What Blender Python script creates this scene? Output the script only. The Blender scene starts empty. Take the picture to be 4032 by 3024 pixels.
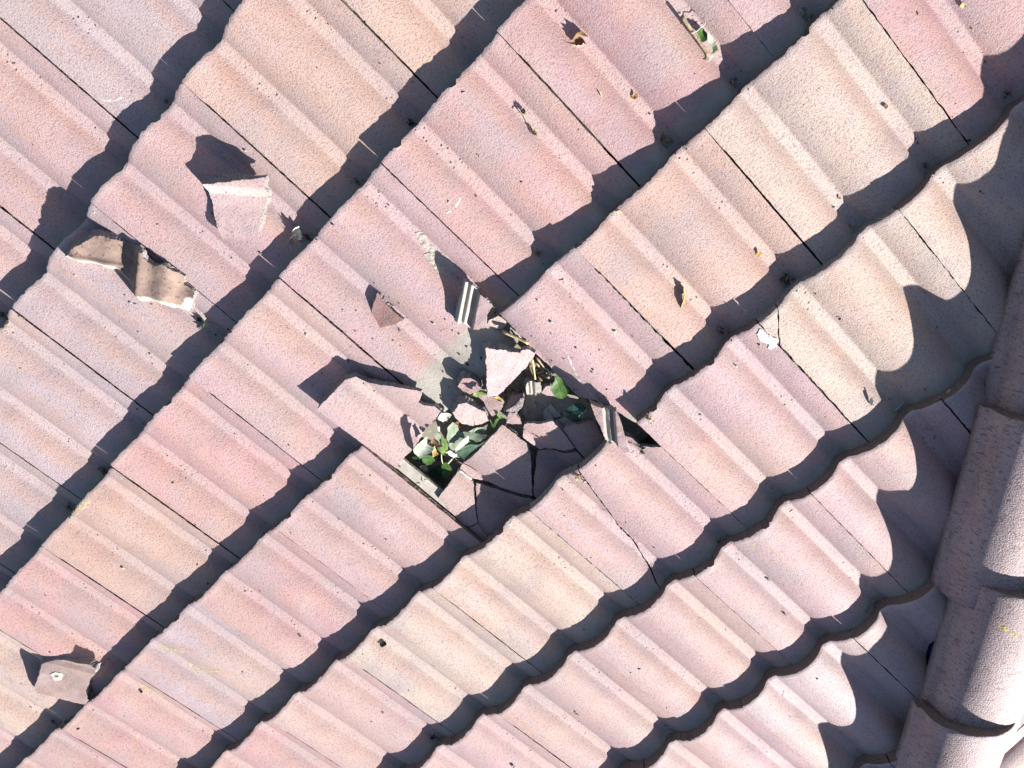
import bpy, bmesh, math, random
from mathutils import Vector, Matrix, geometry, noise

scene = bpy.context.scene
COL = scene.collection
R = math.radians

# ------------------------------------------------------------------ camera, light, exposure
# Roof frame: u runs along the courses, v straight up the slope, n out of the roof.
# W2 is half a tile's width, GAUGE the visible length of a course (metres).
W2, GAUGE, PITCH = 0.150, 0.34716, R(18.0)
STEP = 0.030            # how far a course's butt stands above the course below
ROOF = Matrix.Translation((0, 0, 3.2)) @ Matrix.Rotation(PITCH, 4, 'X')

cam_data = bpy.data.cameras.new("camera")
cam = bpy.data.objects.new("camera", cam_data)
COL.objects.link(cam)
cam_data.sensor_width = 36.0
cam_data.lens = 27.24
cam_data.clip_start = 0.02
cam_data.clip_end = 200.0
cam.matrix_world = ROOF @ Matrix(((-0.706595, -0.631772, -0.318727, -0.514274), (0.702451, -0.680585, -0.208245, 0.837680), (-0.085357, -0.371035, 0.924688, 1.416626), (0.000000, 0.000000, 0.000000, 1.000000)))
scene.camera = cam

SUN_ROOF = Vector((-0.070, math.cos(R(23.0)), math.sin(R(23.0)))).normalized()   # towards the sun, roof frame
SUN = (ROOF.to_3x3() @ SUN_ROOF).normalized()
world = bpy.data.worlds.new("World")
scene.world = world
world.use_nodes = True
nt = world.node_tree
bg = nt.nodes["Background"]
sky = nt.nodes.new("ShaderNodeTexSky")
sky.sky_type = 'NISHITA'
sky.sun_disc = False
sky.sun_elevation = math.asin(SUN.z)
sky.sun_rotation = math.atan2(SUN.x, SUN.y)
sky.altitude = 1200.0
sky.air_density = 0.75
sky.dust_density = 2.2
sky.ozone_density = 0.0
bg.inputs["Strength"].default_value = 0.055
nt.links.new(sky.outputs[0], bg.inputs[0])

sun_data = bpy.data.lights.new("sun", 'SUN')
sun_data.energy = 5.0
sun_data.angle = R(0.5)
sun_data.color = (1.0, 0.955, 0.90)
sun = bpy.data.objects.new("sun", sun_data)
COL.objects.link(sun)
sun.location = (0, 4, 8)
sun.rotation_euler = SUN.to_track_quat('Z', 'Y').to_euler()

scene.view_settings.view_transform = 'Standard'
scene.view_settings.look = 'None'
scene.view_settings.exposure = 1.22
scene.view_settings.gamma = 1.0
scene.view_settings.use_curve_mapping = False
scene.cycles.max_bounces = 6

# ------------------------------------------------------------------ helpers
rnd = random.Random(11)
PP = ((.315, -25.5), (.39, -26.0), (.465, -25.0), (.50, -19.5), (.55, -11.5), (.62, -3.8), (.72, 2.6), (.82, 5.6), (.90, 5.6), (1.0, 2.8),
      (1.08, -1.8), (1.16, -7.2), (1.23, -13.6), (1.28, -19.8), (1.315, -25.5))
PS = tuple(sorted({round(p[0] % 1.0, 4) for p in PP} | {.298, .332, .448, .482, .525, .585, .67, .77, .86, .95, .04, .12}))


def _slopes():
    d = [(b[1] - a[1]) / (b[0] - a[0]) for a, b in zip(PP, PP[1:])]
    m = [d[0]] + [0 if p * q <= 0 else 2 * p * q / (p + q) for p, q in zip(d, d[1:])] + [d[-1]]
    return m


PM = _slopes()


def prof(s):
    """Height (m) of the tile's top across half a tile, s = 0..1: round crests, flat-bottomed valleys with sharp creases."""
    s = s % 1.0
    if s < .315:
        s += 1.0
    for i in range(len(PP) - 1):
        (x0, y0), (x1, y1) = PP[i], PP[i + 1]
        if s <= x1:
            h = x1 - x0
            t = (s - x0) / h
            if i < 2:
                return (y0 + (y1 - y0) * t) / 1000.0
            m0 = PM[i] if i > 2 else (PP[3][1] - PP[2][1]) / (PP[3][0] - PP[2][0])
            m1 = PM[i + 1]
            return (y0 * (2 * t ** 3 - 3 * t * t + 1) + m0 * h * (t ** 3 - 2 * t * t + t) + y1 * (3 * t * t - 2 * t ** 3) + m1 * h * (t ** 3 - t * t)) / 1000.0
    return PP[-1][1] / 1000.0


def groove(s):
    s = s % 1.0
    return max(0.0, min(1.0, (s - .295) / .035, (.485 - s) / .035))


def band(s):
    """Tint across a tile: + warm iron stain below a valley, - painted grey shade on the flank above it."""
    s = s % 1.0
    return math.exp(-((s - .60) / .085) ** 2) - math.exp(-((s - .235) / .07) ** 2)


def mat(name):
    m = bpy.data.materials.new(name)
    m.use_nodes = True
    nt = m.node_tree
    return m, nt, nt.nodes["Principled BSDF"]


def N(nt, typ, **kw):
    n = nt.nodes.new(typ)
    for k, v in kw.items():
        setattr(n, k, v)
    return n


def mixc(nt, fac, a, b, mode='MIX'):
    n = N(nt, "ShaderNodeMix", data_type='RGBA', blend_type=mode)
    for s, val in ((n.inputs[0], fac), (n.inputs[6], a), (n.inputs[7], b)):
        if hasattr(val, "is_linked"):
            nt.links.new(val, s)
        else:
            s.default_value = val if not isinstance(val, tuple) else (*val[:3], 1.0)
    return n.outputs[2]


def ramp(nt, src, lo, hi, a=0.0, b=1.0):
    n = N(nt, "ShaderNodeMapRange", clamp=True)
    nt.links.new(src, n.inputs[0])
    n.inputs[1].default_value, n.inputs[2].default_value = lo, hi
    n.inputs[3].default_value, n.inputs[4].default_value = a, b
    return n.outputs[0]


def mul(nt, a, b):
    n = N(nt, "ShaderNodeMath", operation='MULTIPLY')
    for s, v in ((n.inputs[0], a), (n.inputs[1], b)):
        if hasattr(v, "is_linked"):
            nt.links.new(v, s)
        else:
            s.default_value = v
    return n.outputs[0]


def coords(nt):
    """Object coordinates shifted by the object's own random number, so alike pieces do not repeat."""
    tc = N(nt, "ShaderNodeTexCoord")
    oi = N(nt, "ShaderNodeObjectInfo")
    sc = N(nt, "ShaderNodeVectorMath", operation='SCALE')
    sc.inputs[0].default_value = (37.0, 53.0, 71.0)
    nt.links.new(oi.outputs["Random"], sc.inputs["Scale"])
    ad = N(nt, "ShaderNodeVectorMath", operation='ADD')
    nt.links.new(tc.outputs["Object"], ad.inputs[0])
    nt.links.new(sc.outputs[0], ad.inputs[1])
    return ad.outputs[0], oi


def tex(nt, vec, scale, detail=3.0, rough=0.55, out=0):
    n = N(nt, "ShaderNodeTexNoise")
    n.inputs["Scale"].default_value = scale
    n.inputs["Detail"].default_value = detail
    n.inputs["Roughness"].default_value = rough
    nt.links.new(vec, n.inputs["Vector"])
    return n.outputs[out]


def stretch(nt, vec, s):
    n = N(nt, "ShaderNodeVectorMath", operation='MULTIPLY')
    nt.links.new(vec, n.inputs[0])
    n.inputs[1].default_value = s
    return n.outputs[0]


def bump(nt, b, heights):
    prev = None
    for h, strength, dist in heights:
        n = N(nt, "ShaderNodeBump")
        n.inputs["Strength"].default_value = strength
        n.inputs["Distance"].default_value = dist
        nt.links.new(h, n.inputs["Height"])
        if prev is not None:
            nt.links.new(prev, n.inputs["Normal"])
        prev = n.outputs[0]
    nt.links.new(prev, b.inputs["Normal"])


def tile_material(name, pits=1.0):
    """Sanded concrete roof tile; its own colour is the object's colour."""
    m, nt, b = mat(name)
    v, oi = coords(nt)
    g = N(nt, "ShaderNodeAttribute", attribute_name="groove").outputs["Fac"]
    cl = N(nt, "ShaderNodeAttribute", attribute_name="clean").outputs["Fac"]
    streak = tex(nt, stretch(nt, v, (1.0, 0.13, 0.3)), 26.0, 5.0, 0.62)
    blotch = tex(nt, v, 7.0, 3.0)
    fine = tex(nt, v, 280.0, 3.0, 0.7)
    grain = tex(nt, v, 620.0, 2.0, 0.6)
    c = oi.outputs["Color"]
    c = mixc(nt, ramp(nt, streak, .47, .70, 0, .55), c, (0.54, 0.325, 0.240))        # orange iron stain
    c = mixc(nt, ramp(nt, blotch, .47, .64, 0, .62), c, (0.385, 0.325, 0.335))
    c = mixc(nt, ramp(nt, blotch, .46, .30, 0, .45), c, (0.575, 0.465, 0.465))
    warm = tex(nt, stretch(nt, v, (1.0, .7, 1.0)), 4.5, 2.0)
    c = mixc(nt, ramp(nt, warm, .46, .66, 0, .45), c, (0.55, 0.40, 0.325))
    dirt = tex(nt, stretch(nt, v, (1.0, 0.5, 1.0)), 33.0, 5.0, 0.7)
    c = mixc(nt, ramp(nt, dirt, .55, .75, 0, .35), c, (0.28, 0.21, 0.20))          # grey bloom
    edge = tex(nt, v, 30.0, 4.0, 0.7)
    bd = N(nt, "ShaderNodeAttribute", attribute_name="band").outputs["Fac"]
    bn = ramp(nt, tex(nt, stretch(nt, v, (1.0, .3, 1.0)), 12.0, 4.0, .65), .34, .62, .05, .85)
    c = mixc(nt, mul(nt, ramp(nt, bd, 0, 1), mul(nt, bn, .62)), c, (0.50, 0.305, 0.235))
    c = mixc(nt, mul(nt, ramp(nt, bd, 0, -1), mul(nt, bn, .50)), c, (0.37, 0.315, 0.325))  # grey shading of the valley's upper flank, put into the colour
    gm = mul(nt, g, ramp(nt, edge, .25, .58, .35, .95))
    c = mixc(nt, mul(nt, gm, .32), c, (0.51, 0.44, 0.44))                               # pale dust along the flat valleys
    c = mixc(nt, ramp(nt, fine, .51, .64, 0, .76), c, (0.24, 0.165, 0.165))
    c = mixc(nt, ramp(nt, grain, .32, .46, .48, 0), c, (0.68, 0.56, 0.55))
    cw = mixc(nt, ramp(nt, edge, .35, .65), (0.47, 0.44, 0.385), (0.37, 0.345, 0.305))
    c = mixc(nt, mul(nt, ramp(nt, cl, 0, -1), ramp(nt, edge, .35, .6, .1, .75)), c, (0.60, 0.50, 0.49))
    c = mixc(nt, mul(nt, ramp(nt, cl, 0, 1), ramp(nt, edge, .2, .5, .75, 1.0)), c, cw)                  # head of the tile, never weathered
    vo = N(nt, "ShaderNodeTexVoronoi")
    vo.inputs["Scale"].default_value = 85.0
    nt.links.new(v, vo.inputs["Vector"])
    patch = tex(nt, v, 9.0, 2.0)
    pit = mul(nt, ramp(nt, vo.outputs["Distance"], .12, .2, 1, 0), mul(nt, ramp(nt, patch, .53, .60, 0.0, 1.0), ramp(nt, g, 0, 1, .12, 1.0)))
    c = mixc(nt, mul(nt, pit, .85), c, (0.03, 0.025, 0.025))
    nt.links.new(c, b.inputs["Base Color"])
    b.inputs["Roughness"].default_value = 0.62
    b.inputs["Specular IOR Level"].default_value = 0.42
    inv = N(nt, "ShaderNodeMath", operation='SUBTRACT')
    inv.inputs[0].default_value = 1.0
    nt.links.new(pit, inv.inputs[1])
    med = tex(nt, v, 150.0, 2.0, 0.6)
    sand = N(nt, "ShaderNodeTexVoronoi")
    sand.inputs["Scale"].default_value = 430.0
    nt.links.new(v, sand.inputs["Vector"])
    bump(nt, b, ((inv.outputs[0], .8 * pits, .002), (med, .16, .0020), (sand.outputs["Distance"], -.8, .0019), (fine, .6, .0016), (grain, .7, .0010)))
    return m


def rough_material(name, c1, c2, spots=None, scale=120.0, bmp=.8, rough=.9, dist=.003, lo=.35, hi=.65):
    m, nt, b = mat(name)
    v, oi = coords(nt)
    n1 = tex(nt, v, scale, 4.0, 0.65)
    n2 = tex(nt, v, scale * 3.1, 3.0, 0.6)
    c = mixc(nt, ramp(nt, n1, lo, hi), c1, c2)
    if spots:
        c = mixc(nt, ramp(nt, n2, .60, .66, 0, .9), c, spots)
    nt.links.new(c, b.inputs["Base Color"])
    b.inputs["Roughness"].default_value = rough
    b.inputs["Specular IOR Level"].default_value = .3
    bump(nt, b, ((n1, bmp, dist), (n2, bmp * .7, dist * .4)))
    return m


M_TILE = tile_material("sanded_tile_face")
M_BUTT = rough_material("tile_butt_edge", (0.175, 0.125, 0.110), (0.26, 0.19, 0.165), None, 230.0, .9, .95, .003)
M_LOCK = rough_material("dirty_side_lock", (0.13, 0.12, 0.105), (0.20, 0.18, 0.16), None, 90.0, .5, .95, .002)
M_CEMENT = rough_material("bare_cement", (0.36, 0.335, 0.295), (0.47, 0.445, 0.395), None, 60.0, .35, .85, .0015)
M_FRACT = rough_material("broken_concrete", (0.20, 0.185, 0.18), (0.36, 0.32, 0.31), (0.66, 0.62, 0.60), 170.0, 1.0, .95, .004)
M_DECK = rough_material("weathered_board", (0.27, 0.245, 0.20), (0.36, 0.33, 0.27), (0.46, 0.43, 0.38), 35.0, .4, .9, .002)
M_BLUE = rough_material("blue_membrane", (0.006, 0.018, 0.085), (0.008, 0.025, 0.11), None, 30.0, .2, .45, .002)


def link(o, parent=None):
    COL.objects.link(o)
    if parent is not None:
        o.parent = parent
    return o


def inside(px, py, poly):
    r = False
    j = len(poly) - 1
    for i in range(len(poly)):
        xi, yi = poly[i]
        xj, yj = poly[j]
        if (yi > py) != (yj > py) and px < (xj - xi) * (py - yi) / (yj - yi) + xi:
            r = not r
        j = i
    return r


def ragged(poly, seg, jit, seed, smooth=None):
    """Subdivide a closed outline every SEG metres and push the new points sideways by up to JIT (per edge or one number)."""
    out = []
    rg = random.Random(seed)
    n = len(poly)
    for i in range(n):
        a, b = poly[i], poly[(i + 1) % n]
        j = jit[i] if isinstance(jit, (list, tuple)) else jit
        dx, dy = b[0] - a[0], b[1] - a[1]
        ln = math.hypot(dx, dy)
        k = max(1, int(ln / seg))
        for q in range(k):
            t = q / k
            d = 0.0
            if q:
                d = j * (noise.noise((a[0] + dx * t) * 60 * Vector((1, 0, 0)) + Vector((seed * 3.1, (a[1] + dy * t) * 60, 0))) * 1.3
                         + rg.uniform(-.45, .45))
            out.append((a[0] + dx * t - dy / max(ln, 1e-6) * d, a[1] + dy * t + dx / max(ln, 1e-6) * d))
    return out


def shell(name, outline, ztop, zbot, xs=None, ys=None, grid=0.008, side=1, mats=None, sidejit=0.0, groovef=None, cleanf=None, seed=1,
          flat=False, sidemat=None, flare=0.0):
    """A solid slab: top follows ZTOP over OUTLINE, bottom ZBOT, ragged walls between. Material slots: 0 top, 1 walls, 2 underside."""
    x0, x1 = min(p[0] for p in outline), max(p[0] for p in outline)
    y0, y1 = min(p[1] for p in outline), max(p[1] for p in outline)
    gx = [x for x in xs if x0 < x < x1] if xs else [x0 + grid * (i + .5) for i in range(int((x1 - x0) / grid))]
    gy = [y for y in ys if y0 < y < y1] if ys else [y0 + grid * (i + .5) for i in range(int((y1 - y0) / grid))]
    pts = [Vector(p) for p in outline]
    nb = len(pts)
    m2 = 0.0016 ** 2
    for x in gx:
        for y in gy:
            if inside(x, y, outline) and min((x - p[0]) ** 2 + (y - p[1]) ** 2 for p in outline) > m2:
                pts.append(Vector((x, y)))
    vs, es, fs, ov, oe, of = geometry.delaunay_2d_cdt(pts, [(i, (i + 1) % nb) for i in range(nb)], [list(range(nb))], 1, 1e-6)
    rg = random.Random(seed)
    verts, faces, fm = [], [], []
    nt_ = len(vs)
    for p in vs:
        verts.append((p.x, p.y, ztop(p.x, p.y)))
    fcx, fcy = sum(p[0] for p in outline) / nb, sum(p[1] for p in outline) / nb
    for p in vs:
        dx, dy = p.x - fcx, p.y - fcy
        ln_ = max(1e-6, math.hypot(dx, dy))
        k = flare / ln_ * (.2 + .8 * max(0.0, -dy / ln_)) if flare else 0.0   # broken faces lean out down the slope
        verts.append((p.x + dx * k, p.y + dy * k, zbot(p.x, p.y)))
    cnt = {}
    for f in fs:
        f = list(f)
        a, b, c = (vs[i] for i in f[:3])
        if (b.x - a.x) * (c.y - a.y) - (b.y - a.y) * (c.x - a.x) < 0:
            f.reverse()
        faces.append(tuple(f))
        fm.append(0)
        faces.append(tuple(i + nt_ for i in reversed(f)))
        fm.append(2)
        for i in range(len(f)):
            e = (f[i], f[(i + 1) % len(f)])
            cnt[e] = cnt.get(e, 0) + 1
    rim = [e for e in cnt if (e[1], e[0]) not in cnt]
    mid = {}
    own = {}
    for a, b in rim:
        for i in (a, b):
            if i not in own:
                own[i] = (len(verts), len(verts) + 1)
                verts.append(verts[i])
                verts.append(verts[i + nt_])
    cx, cy = sum(p[0] for p in outline) / nb, sum(p[1] for p in outline) / nb
    for a, b in rim:
        for i in (a, b):
            if i not in mid:
                p = vs[i]
                zt, zb = verts[i][2], verts[i + nt_][2]
                row = []
                for t in ((.33, .67) if sidejit else (.5,)):
                    d = -rg.uniform(0, sidejit)
                    dd = Vector((p.x - cx, p.y - cy))
                    dd = dd.normalized() * d if dd.length > 1e-6 else dd
                    row.append(len(verts))
                    q = verts[i + nt_]
                    verts.append((p.x + (q[0] - p.x) * t + dd.x, p.y + (q[1] - p.y) * t + dd.y, zt + (zb - zt) * t))
                mid[i] = row
    for a, b in rim:
        ca = [own[a][0]] + mid[a] + [own[a][1]]
        cb = [own[b][0]] + mid[b] + [own[b][1]]
        s = 1
        if sidemat:
            s = sidemat((vs[a].x + vs[b].x) / 2, (vs[a].y + vs[b].y) / 2)
        for i in range(len(ca) - 1):
            faces.append((cb[i], ca[i], ca[i + 1], cb[i + 1]))
            fm.append(s)
    me = bpy.data.meshes.new(name)
    me.from_pydata(verts, [], faces)
    for m in (mats or (M_TILE, M_FRACT, M_CEMENT)):
        me.materials.append(m)
    me.polygons.foreach_set("material_index", fm)
    me.polygons.foreach_set("use_smooth", [k == 0 and not flat for k in fm])
    if groovef or cleanf:
        ga = me.attributes.new("groove", 'FLOAT', 'POINT')
        ca = me.attributes.new("clean", 'FLOAT', 'POINT')
        ba = me.attributes.new("band", 'FLOAT', 'POINT')
        for i, p in enumerate(verts):
            ga.data[i].value = groovef(p[0], p[1]) if groovef else 0.0
            ca.data[i].value = cleanf(p[0], p[1]) if cleanf else 0.0
            ba.data[i].value = band(p[0] / W2) if cleanf else 0.0
    me.update()
    return me


def thing(o, label, cat, group=None, kind=None):
    o["label"] = label
    o["category"] = cat
    if group:
        o["group"] = group
    if kind:
        o["kind"] = kind
    return o


def empty(name, mat4):
    o = bpy.data.objects.new(name, None)
    o.empty_display_size = .1
    COL.objects.link(o)
    o.matrix_world = mat4
    return o


def mesh_obj(name, me, parent=None, m=None, color=None):
    o = link(bpy.data.objects.new(name, me), parent)
    if m is not None:
        o.matrix_local = m
    if color:
        o.color = (*color, 1.0)
    return o


# ------------------------------------------------------------------ the roof: deck, battens, membrane, tiles
roof = empty("roof", ROOF)
roof["kind"] = "structure"

TILE_LEN, TILE_W, GAP = 0.422, 2 * W2, 0.0019
LIP = 0.027


def lock_ztop(x, y):                                # the under-lock: two ribs that run below the neighbour
    t = -x / LIP
    rib = .003 if .12 < t < .34 or .58 < t < .80 else 0.0
    return -STEP * y / GAUGE - .0155 + rib


def tile_ztop(x, y):
    e = 0.0
    if y < .004:                                    # worn arris at the butt
        e = -.0015 * (1 - y / .004)
    wx = x + .0013 * noise.noise(Vector((x * 14, y * 17, 3.3))) + .0006 * noise.noise(Vector((x * 30, y * 60, 8.1)))
    return prof(wx / W2) - STEP * y / GAUGE + e + .0006 * noise.noise(Vector((x * 45, y * 30, 1.7)))


def tile_thick(y):
    return .0285 - (.0285 - .0130) * min(1.0, max(0.0, (y - .012) / .040))


def tile_zbot(x, y):
    return prof(x / W2) - STEP * y / GAUGE - tile_thick(y)


XS = sorted({round((i + s) * W2, 5) for i in (0, 1) for s in PS})
YS = [.004, .010, .022, .04, .06, .08, .10, .12, .14, .16, .18, .20, .22, .24, .26, .28, .30, .32, .34, .37, .40]


def tgroove(x, y):
    return groove(x / W2) if x > 0 else 0.0


def tclean(x, y):
    if y < .014:
        return -max(0.0, 1 - y / .014)               # worn, chalky arris
    return max(0.0, min(1.0, (y - .318) / .022))


def body_outline(seed, w=TILE_W - GAP, ln=TILE_LEN):
    rg = random.Random(seed * 7 + 1)
    nick = []
    for q in range(seed % 3 + (seed == 2)):
        x = w * (.12 + .76 * rg.random())
        d = rg.uniform(.003, .0065)
        nick.append((x, d))
    nick.sort()
    nick = [n for i, n in enumerate(nick) if i == 0 or n[0] - nick[i - 1][0] > .03]
    cut = .004 if seed in (1, 4) else 0.0
    poly, jit = ([(0, cut), (cut * 1.3, 0)], [.001, .0022]) if cut else ([(0, 0)], [.0022])
    for x, d in nick:
        poly += [(x - d * 1.3, 0), (x - d * .4, d), (x + d * .9, d * .7), (x + d * 1.7, 0)]
        jit += [.0008, .0008, .0008, .0022]
    if seed % 3 != 2:                                # most tiles widen at the butt, added to block light slivers
        poly += [(TILE_W - .0004, 0), (TILE_W - .0004, .048), (w, .056), (w, ln), (0, ln)]
        jit += [.0005, .0005, .0006, .0004, .0006]
    else:
        poly += [(w, 0), (w, ln), (0, ln)]
        jit += [.0006, .0004, .0006]
    return ragged(poly, .0045, jit, seed)


def tile_mesh(name, outline, seed, mats=None):
    return shell(name, outline, tile_ztop, tile_zbot, XS, YS, mats=mats or (M_TILE, M_BUTT, M_CEMENT), sidejit=.0016,
                 groovef=tgroove, cleanf=tclean, seed=seed)


def lock_mesh(y0=.004, y1=TILE_LEN - .004, rag=0.0, seed=0):
    xs = [-LIP * t for t in (.10, .14, .32, .36, .56, .60, .78, .82)]
    poly = [(-LIP, y0), (-.0005, y0), (-.0005, y1), (-LIP, y1)]
    return shell("side_lock", ragged(poly, .006, [rag, .0, rag, .0004], seed), lock_ztop, lambda x, y: lock_ztop(x, y) - .0085, xs, [.05, .15, .25, .35],
                 mats=(M_CEMENT, M_CEMENT, M_CEMENT), sidejit=.001 if rag else 0, seed=seed)


WHOLE = [tile_mesh("tile", body_outline(s, TILE_W - g), s) for s, g in enumerate((.0016, .0020, .0024, .0030, .0040, .0019))]
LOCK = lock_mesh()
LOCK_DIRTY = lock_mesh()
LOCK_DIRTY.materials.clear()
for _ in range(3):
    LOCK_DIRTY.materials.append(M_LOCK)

MEAS = {(0, 1): (-0.0022, 0.0013), (2, 1): (-0.0008, 0.003), (4, 1): (0.0006, 0.0015), (-3, 2): (-0.0054, -0.0032), (-1, 2): (-0.0039, -0.0029), (1, 2): (-0.0026, -0.0008), (3, 2): (-0.0023, 0.0006), (5, 2): (-0.0006, 0.0064), (7, 2): (0.001, 0.0077), (-4, 3): (-0.0011, 0.0062), (-2, 3): (-0.0007, 0.0021), (2, 3): (-0.0012, 0.0004), (4, 3): (-0.0016, -0.0008), (6, 3): (-0.002, -0.0029), (8, 3): (-0.0023, 0.0013), (10, 3): (-0.0003, -0.0049), (-5, 4): (-0.0011, -0.0054), (-3, 4): (0.0004, -0.0057), (1, 4): (-0.0008, -0.005), (3, 4): (-0.0016, -0.0082), (5, 4): (-0.002, -0.0065), (7, 4): (-0.0014, -0.0064), (-4, 5): (-0.0024, -0.0004), (-2, 5): (-0.0026, 0.0018), (0, 5): (-0.0027, -0.0009), (2, 5): (-0.004, -0.0007), (4, 5): (-0.0036, -0.0045), (-1, 6): (-0.0026, 0.0002), (1, 6): (-0.0038, 0.0048), (-2, 1): (-0.0032, 0.0017), (6, 1): (0.0016, 0.0021), (-5, 2): (-0.0065, -0.0071), (9, 2): (0.0019, 0.0097), (-6, 3): (-0.0013, 0.0057), (0, 3): (-0.0013, 0.0022), (-7, 4): (-0.0011, -0.0052), (-1, 4): (-0.0011, -0.0059), (9, 4): (-0.0011, -0.0072), (-6, 5): (-0.003, 0.0023), (6, 5): (-0.003, -0.0041), (-3, 6): (-0.0032, 0.0025), (3, 6): (-0.0032, 0.0025)}
COLOURS = {(-1, 0): 'g', (1, 0): 'p', (3, 0): 'p', (5, 0): 'g', (-3, 0): 'p', (-4, 1): 'o', (-2, 1): 'o', (0, 1): 'p', (2, 1): 'g', (4, 1): 'g', (6, 1): 'g', (-7, 2): 'p', (-5, 2): 'r', (-3, 2): 's', (-1, 2): 'p', (1, 2): 'p', (3, 2): 's', (5, 2): 'o', (7, 2): 's', (9, 2): 'c', (-8, 3): 'r', (-6, 3): 'c', (-4, 3): 'o', (-2, 3): 'p', (0, 3): 'p', (2, 3): 'p', (4, 3): 'r', (6, 3): 'g', (8, 3): 'r', (10, 3): 'r', (-7, 4): 'c', (-5, 4): 'c', (-3, 4): 'p', (-1, 4): 'p', (1, 4): 'c', (3, 4): 'c', (5, 4): 'p', (7, 4): 'r', (-6, 5): 'g', (-4, 5): 'p', (-2, 5): 'p', (0, 5): 'p', (2, 5): 'p', (4, 5): 'p', (-5, 6): 'w', (-3, 6): 'w', (-1, 6): 'w', (1, 6): 'p', (3, 6): 'p'}
PALETTE = {'p': (0.478, 0.335, 0.342), 'r': (0.478, 0.300, 0.308), 'o': (0.515, 0.362, 0.312), 'c': (0.535, 0.430, 0.375),
           'g': (0.440, 0.350, 0.362), 'w': (0.515, 0.408, 0.415), 's': (0.505, 0.322, 0.312)}


def colour_of(j, k):
    c = PALETTE[COLOURS.get((j, k), rnd.choice("ppgwr"))]
    mean = (.486, .358, .347)
    c = tuple(m_ + (x - m_) * 1.35 for x, m_ in zip(c, mean))
    f = rnd.uniform(.93, 1.06)
    return tuple(min(.8, x * f * rnd.uniform(.98, 1.02)) for x in c)


def tile_frame(j, k):
    du, dv = MEAS.get((j, k), (0.0, 0.0))
    if (j, k) not in MEAS:
        near = [MEAS[q] for q in ((j - 2, k), (j + 2, k), (j - 1, k - 1), (j + 1, k - 1), (j + 1, k + 1), (j - 1, k + 1)) if q in MEAS]
        if near:
            du = sum(a for a, b in near) / len(near)
            dv = sum(b for a, b in near) / len(near)
        du += rnd.uniform(-.0008, .0008)
        dv += rnd.uniform(-.0015, .0015)
    g = rnd.uniform(0, .0012)
    m = Matrix.Translation((j * W2 + du + g, k * GAUGE + dv, rnd.uniform(-.0006, .0012)))
    return m @ Matrix.Rotation(R(rnd.uniform(-.12, .12)), 4, 'Z') @ Matrix.Rotation(R(rnd.uniform(-.18, .18)), 4, 'Y')


# the hip runs up across the roof plane; tiles are cut along it
HIP_P = Vector((-0.4085, 2.0510))          # a point on the caps' edge, (u, v)
HIP_D = Vector((0.699, 0.715)).normalized()
HIP_C = Vector((-HIP_D.y, HIP_D.x))        # across the hip, away from this face


def hip_side(u, v):
    return (Vector((u, v)) - HIP_P).dot(HIP_C)


def clip_poly(poly, f):
    """Keep the part of a convex/concave outline where f(x, y) < 0 (f linear)."""
    out = []
    for i in range(len(poly)):
        a, b = poly[i], poly[(i + 1) % len(poly)]
        fa, fb = f(*a), f(*b)
        if fa < 0:
            out.append(a)
        if (fa < 0) != (fb < 0):
            t = fa / (fa - fb)
            out.append((a[0] + (b[0] - a[0]) * t, a[1] + (b[1] - a[1]) * t))
    return out


SPECIAL = {(-2, 3), (0, 3), (-1, 4), (-5, 4)}
CUT = 0.022


def place_tile(j, k):
    m = tile_frame(j, k)
    col = colour_of(j, k)
    def side(x, y):
        p = m @ Vector((x, y, 0))
        return hip_side(p.x, p.y) - CUT
    corners = [side(x, y) for x in (0, TILE_W) for y in (0, TILE_LEN)]
    if min(corners) > -.01:
        return
    if max(corners) > 0:
        base = clip_poly([(0, 0), (TILE_W - GAP, 0), (TILE_W - GAP, TILE_LEN), (0, TILE_LEN)], side)
        me = tile_mesh("tile", ragged(base, .006, .0009, j * 31 + k), j * 31 + k)
        mesh_obj("roof_tile", me, roof, m, col)
        if side(0, .1) < 0:
            mesh_obj("side_lock", lock_mesh(.004, .2), roof.children[-1], Matrix.Identity(4))
        return
    o = mesh_obj("roof_tile", WHOLE[rnd.randrange(6)], roof, m, col)
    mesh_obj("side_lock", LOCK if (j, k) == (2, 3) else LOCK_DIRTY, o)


for k in range(-1, 9):
    for j in range(-12, 15):
        if (j + k) % 2 == 0 or (j, k) in SPECIAL:
            continue
        u, v = (j + 1) * W2, (k + .5) * GAUGE
        if not (-1.9 < u < 2.4):
            continue
        place_tile(j, k)

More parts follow.
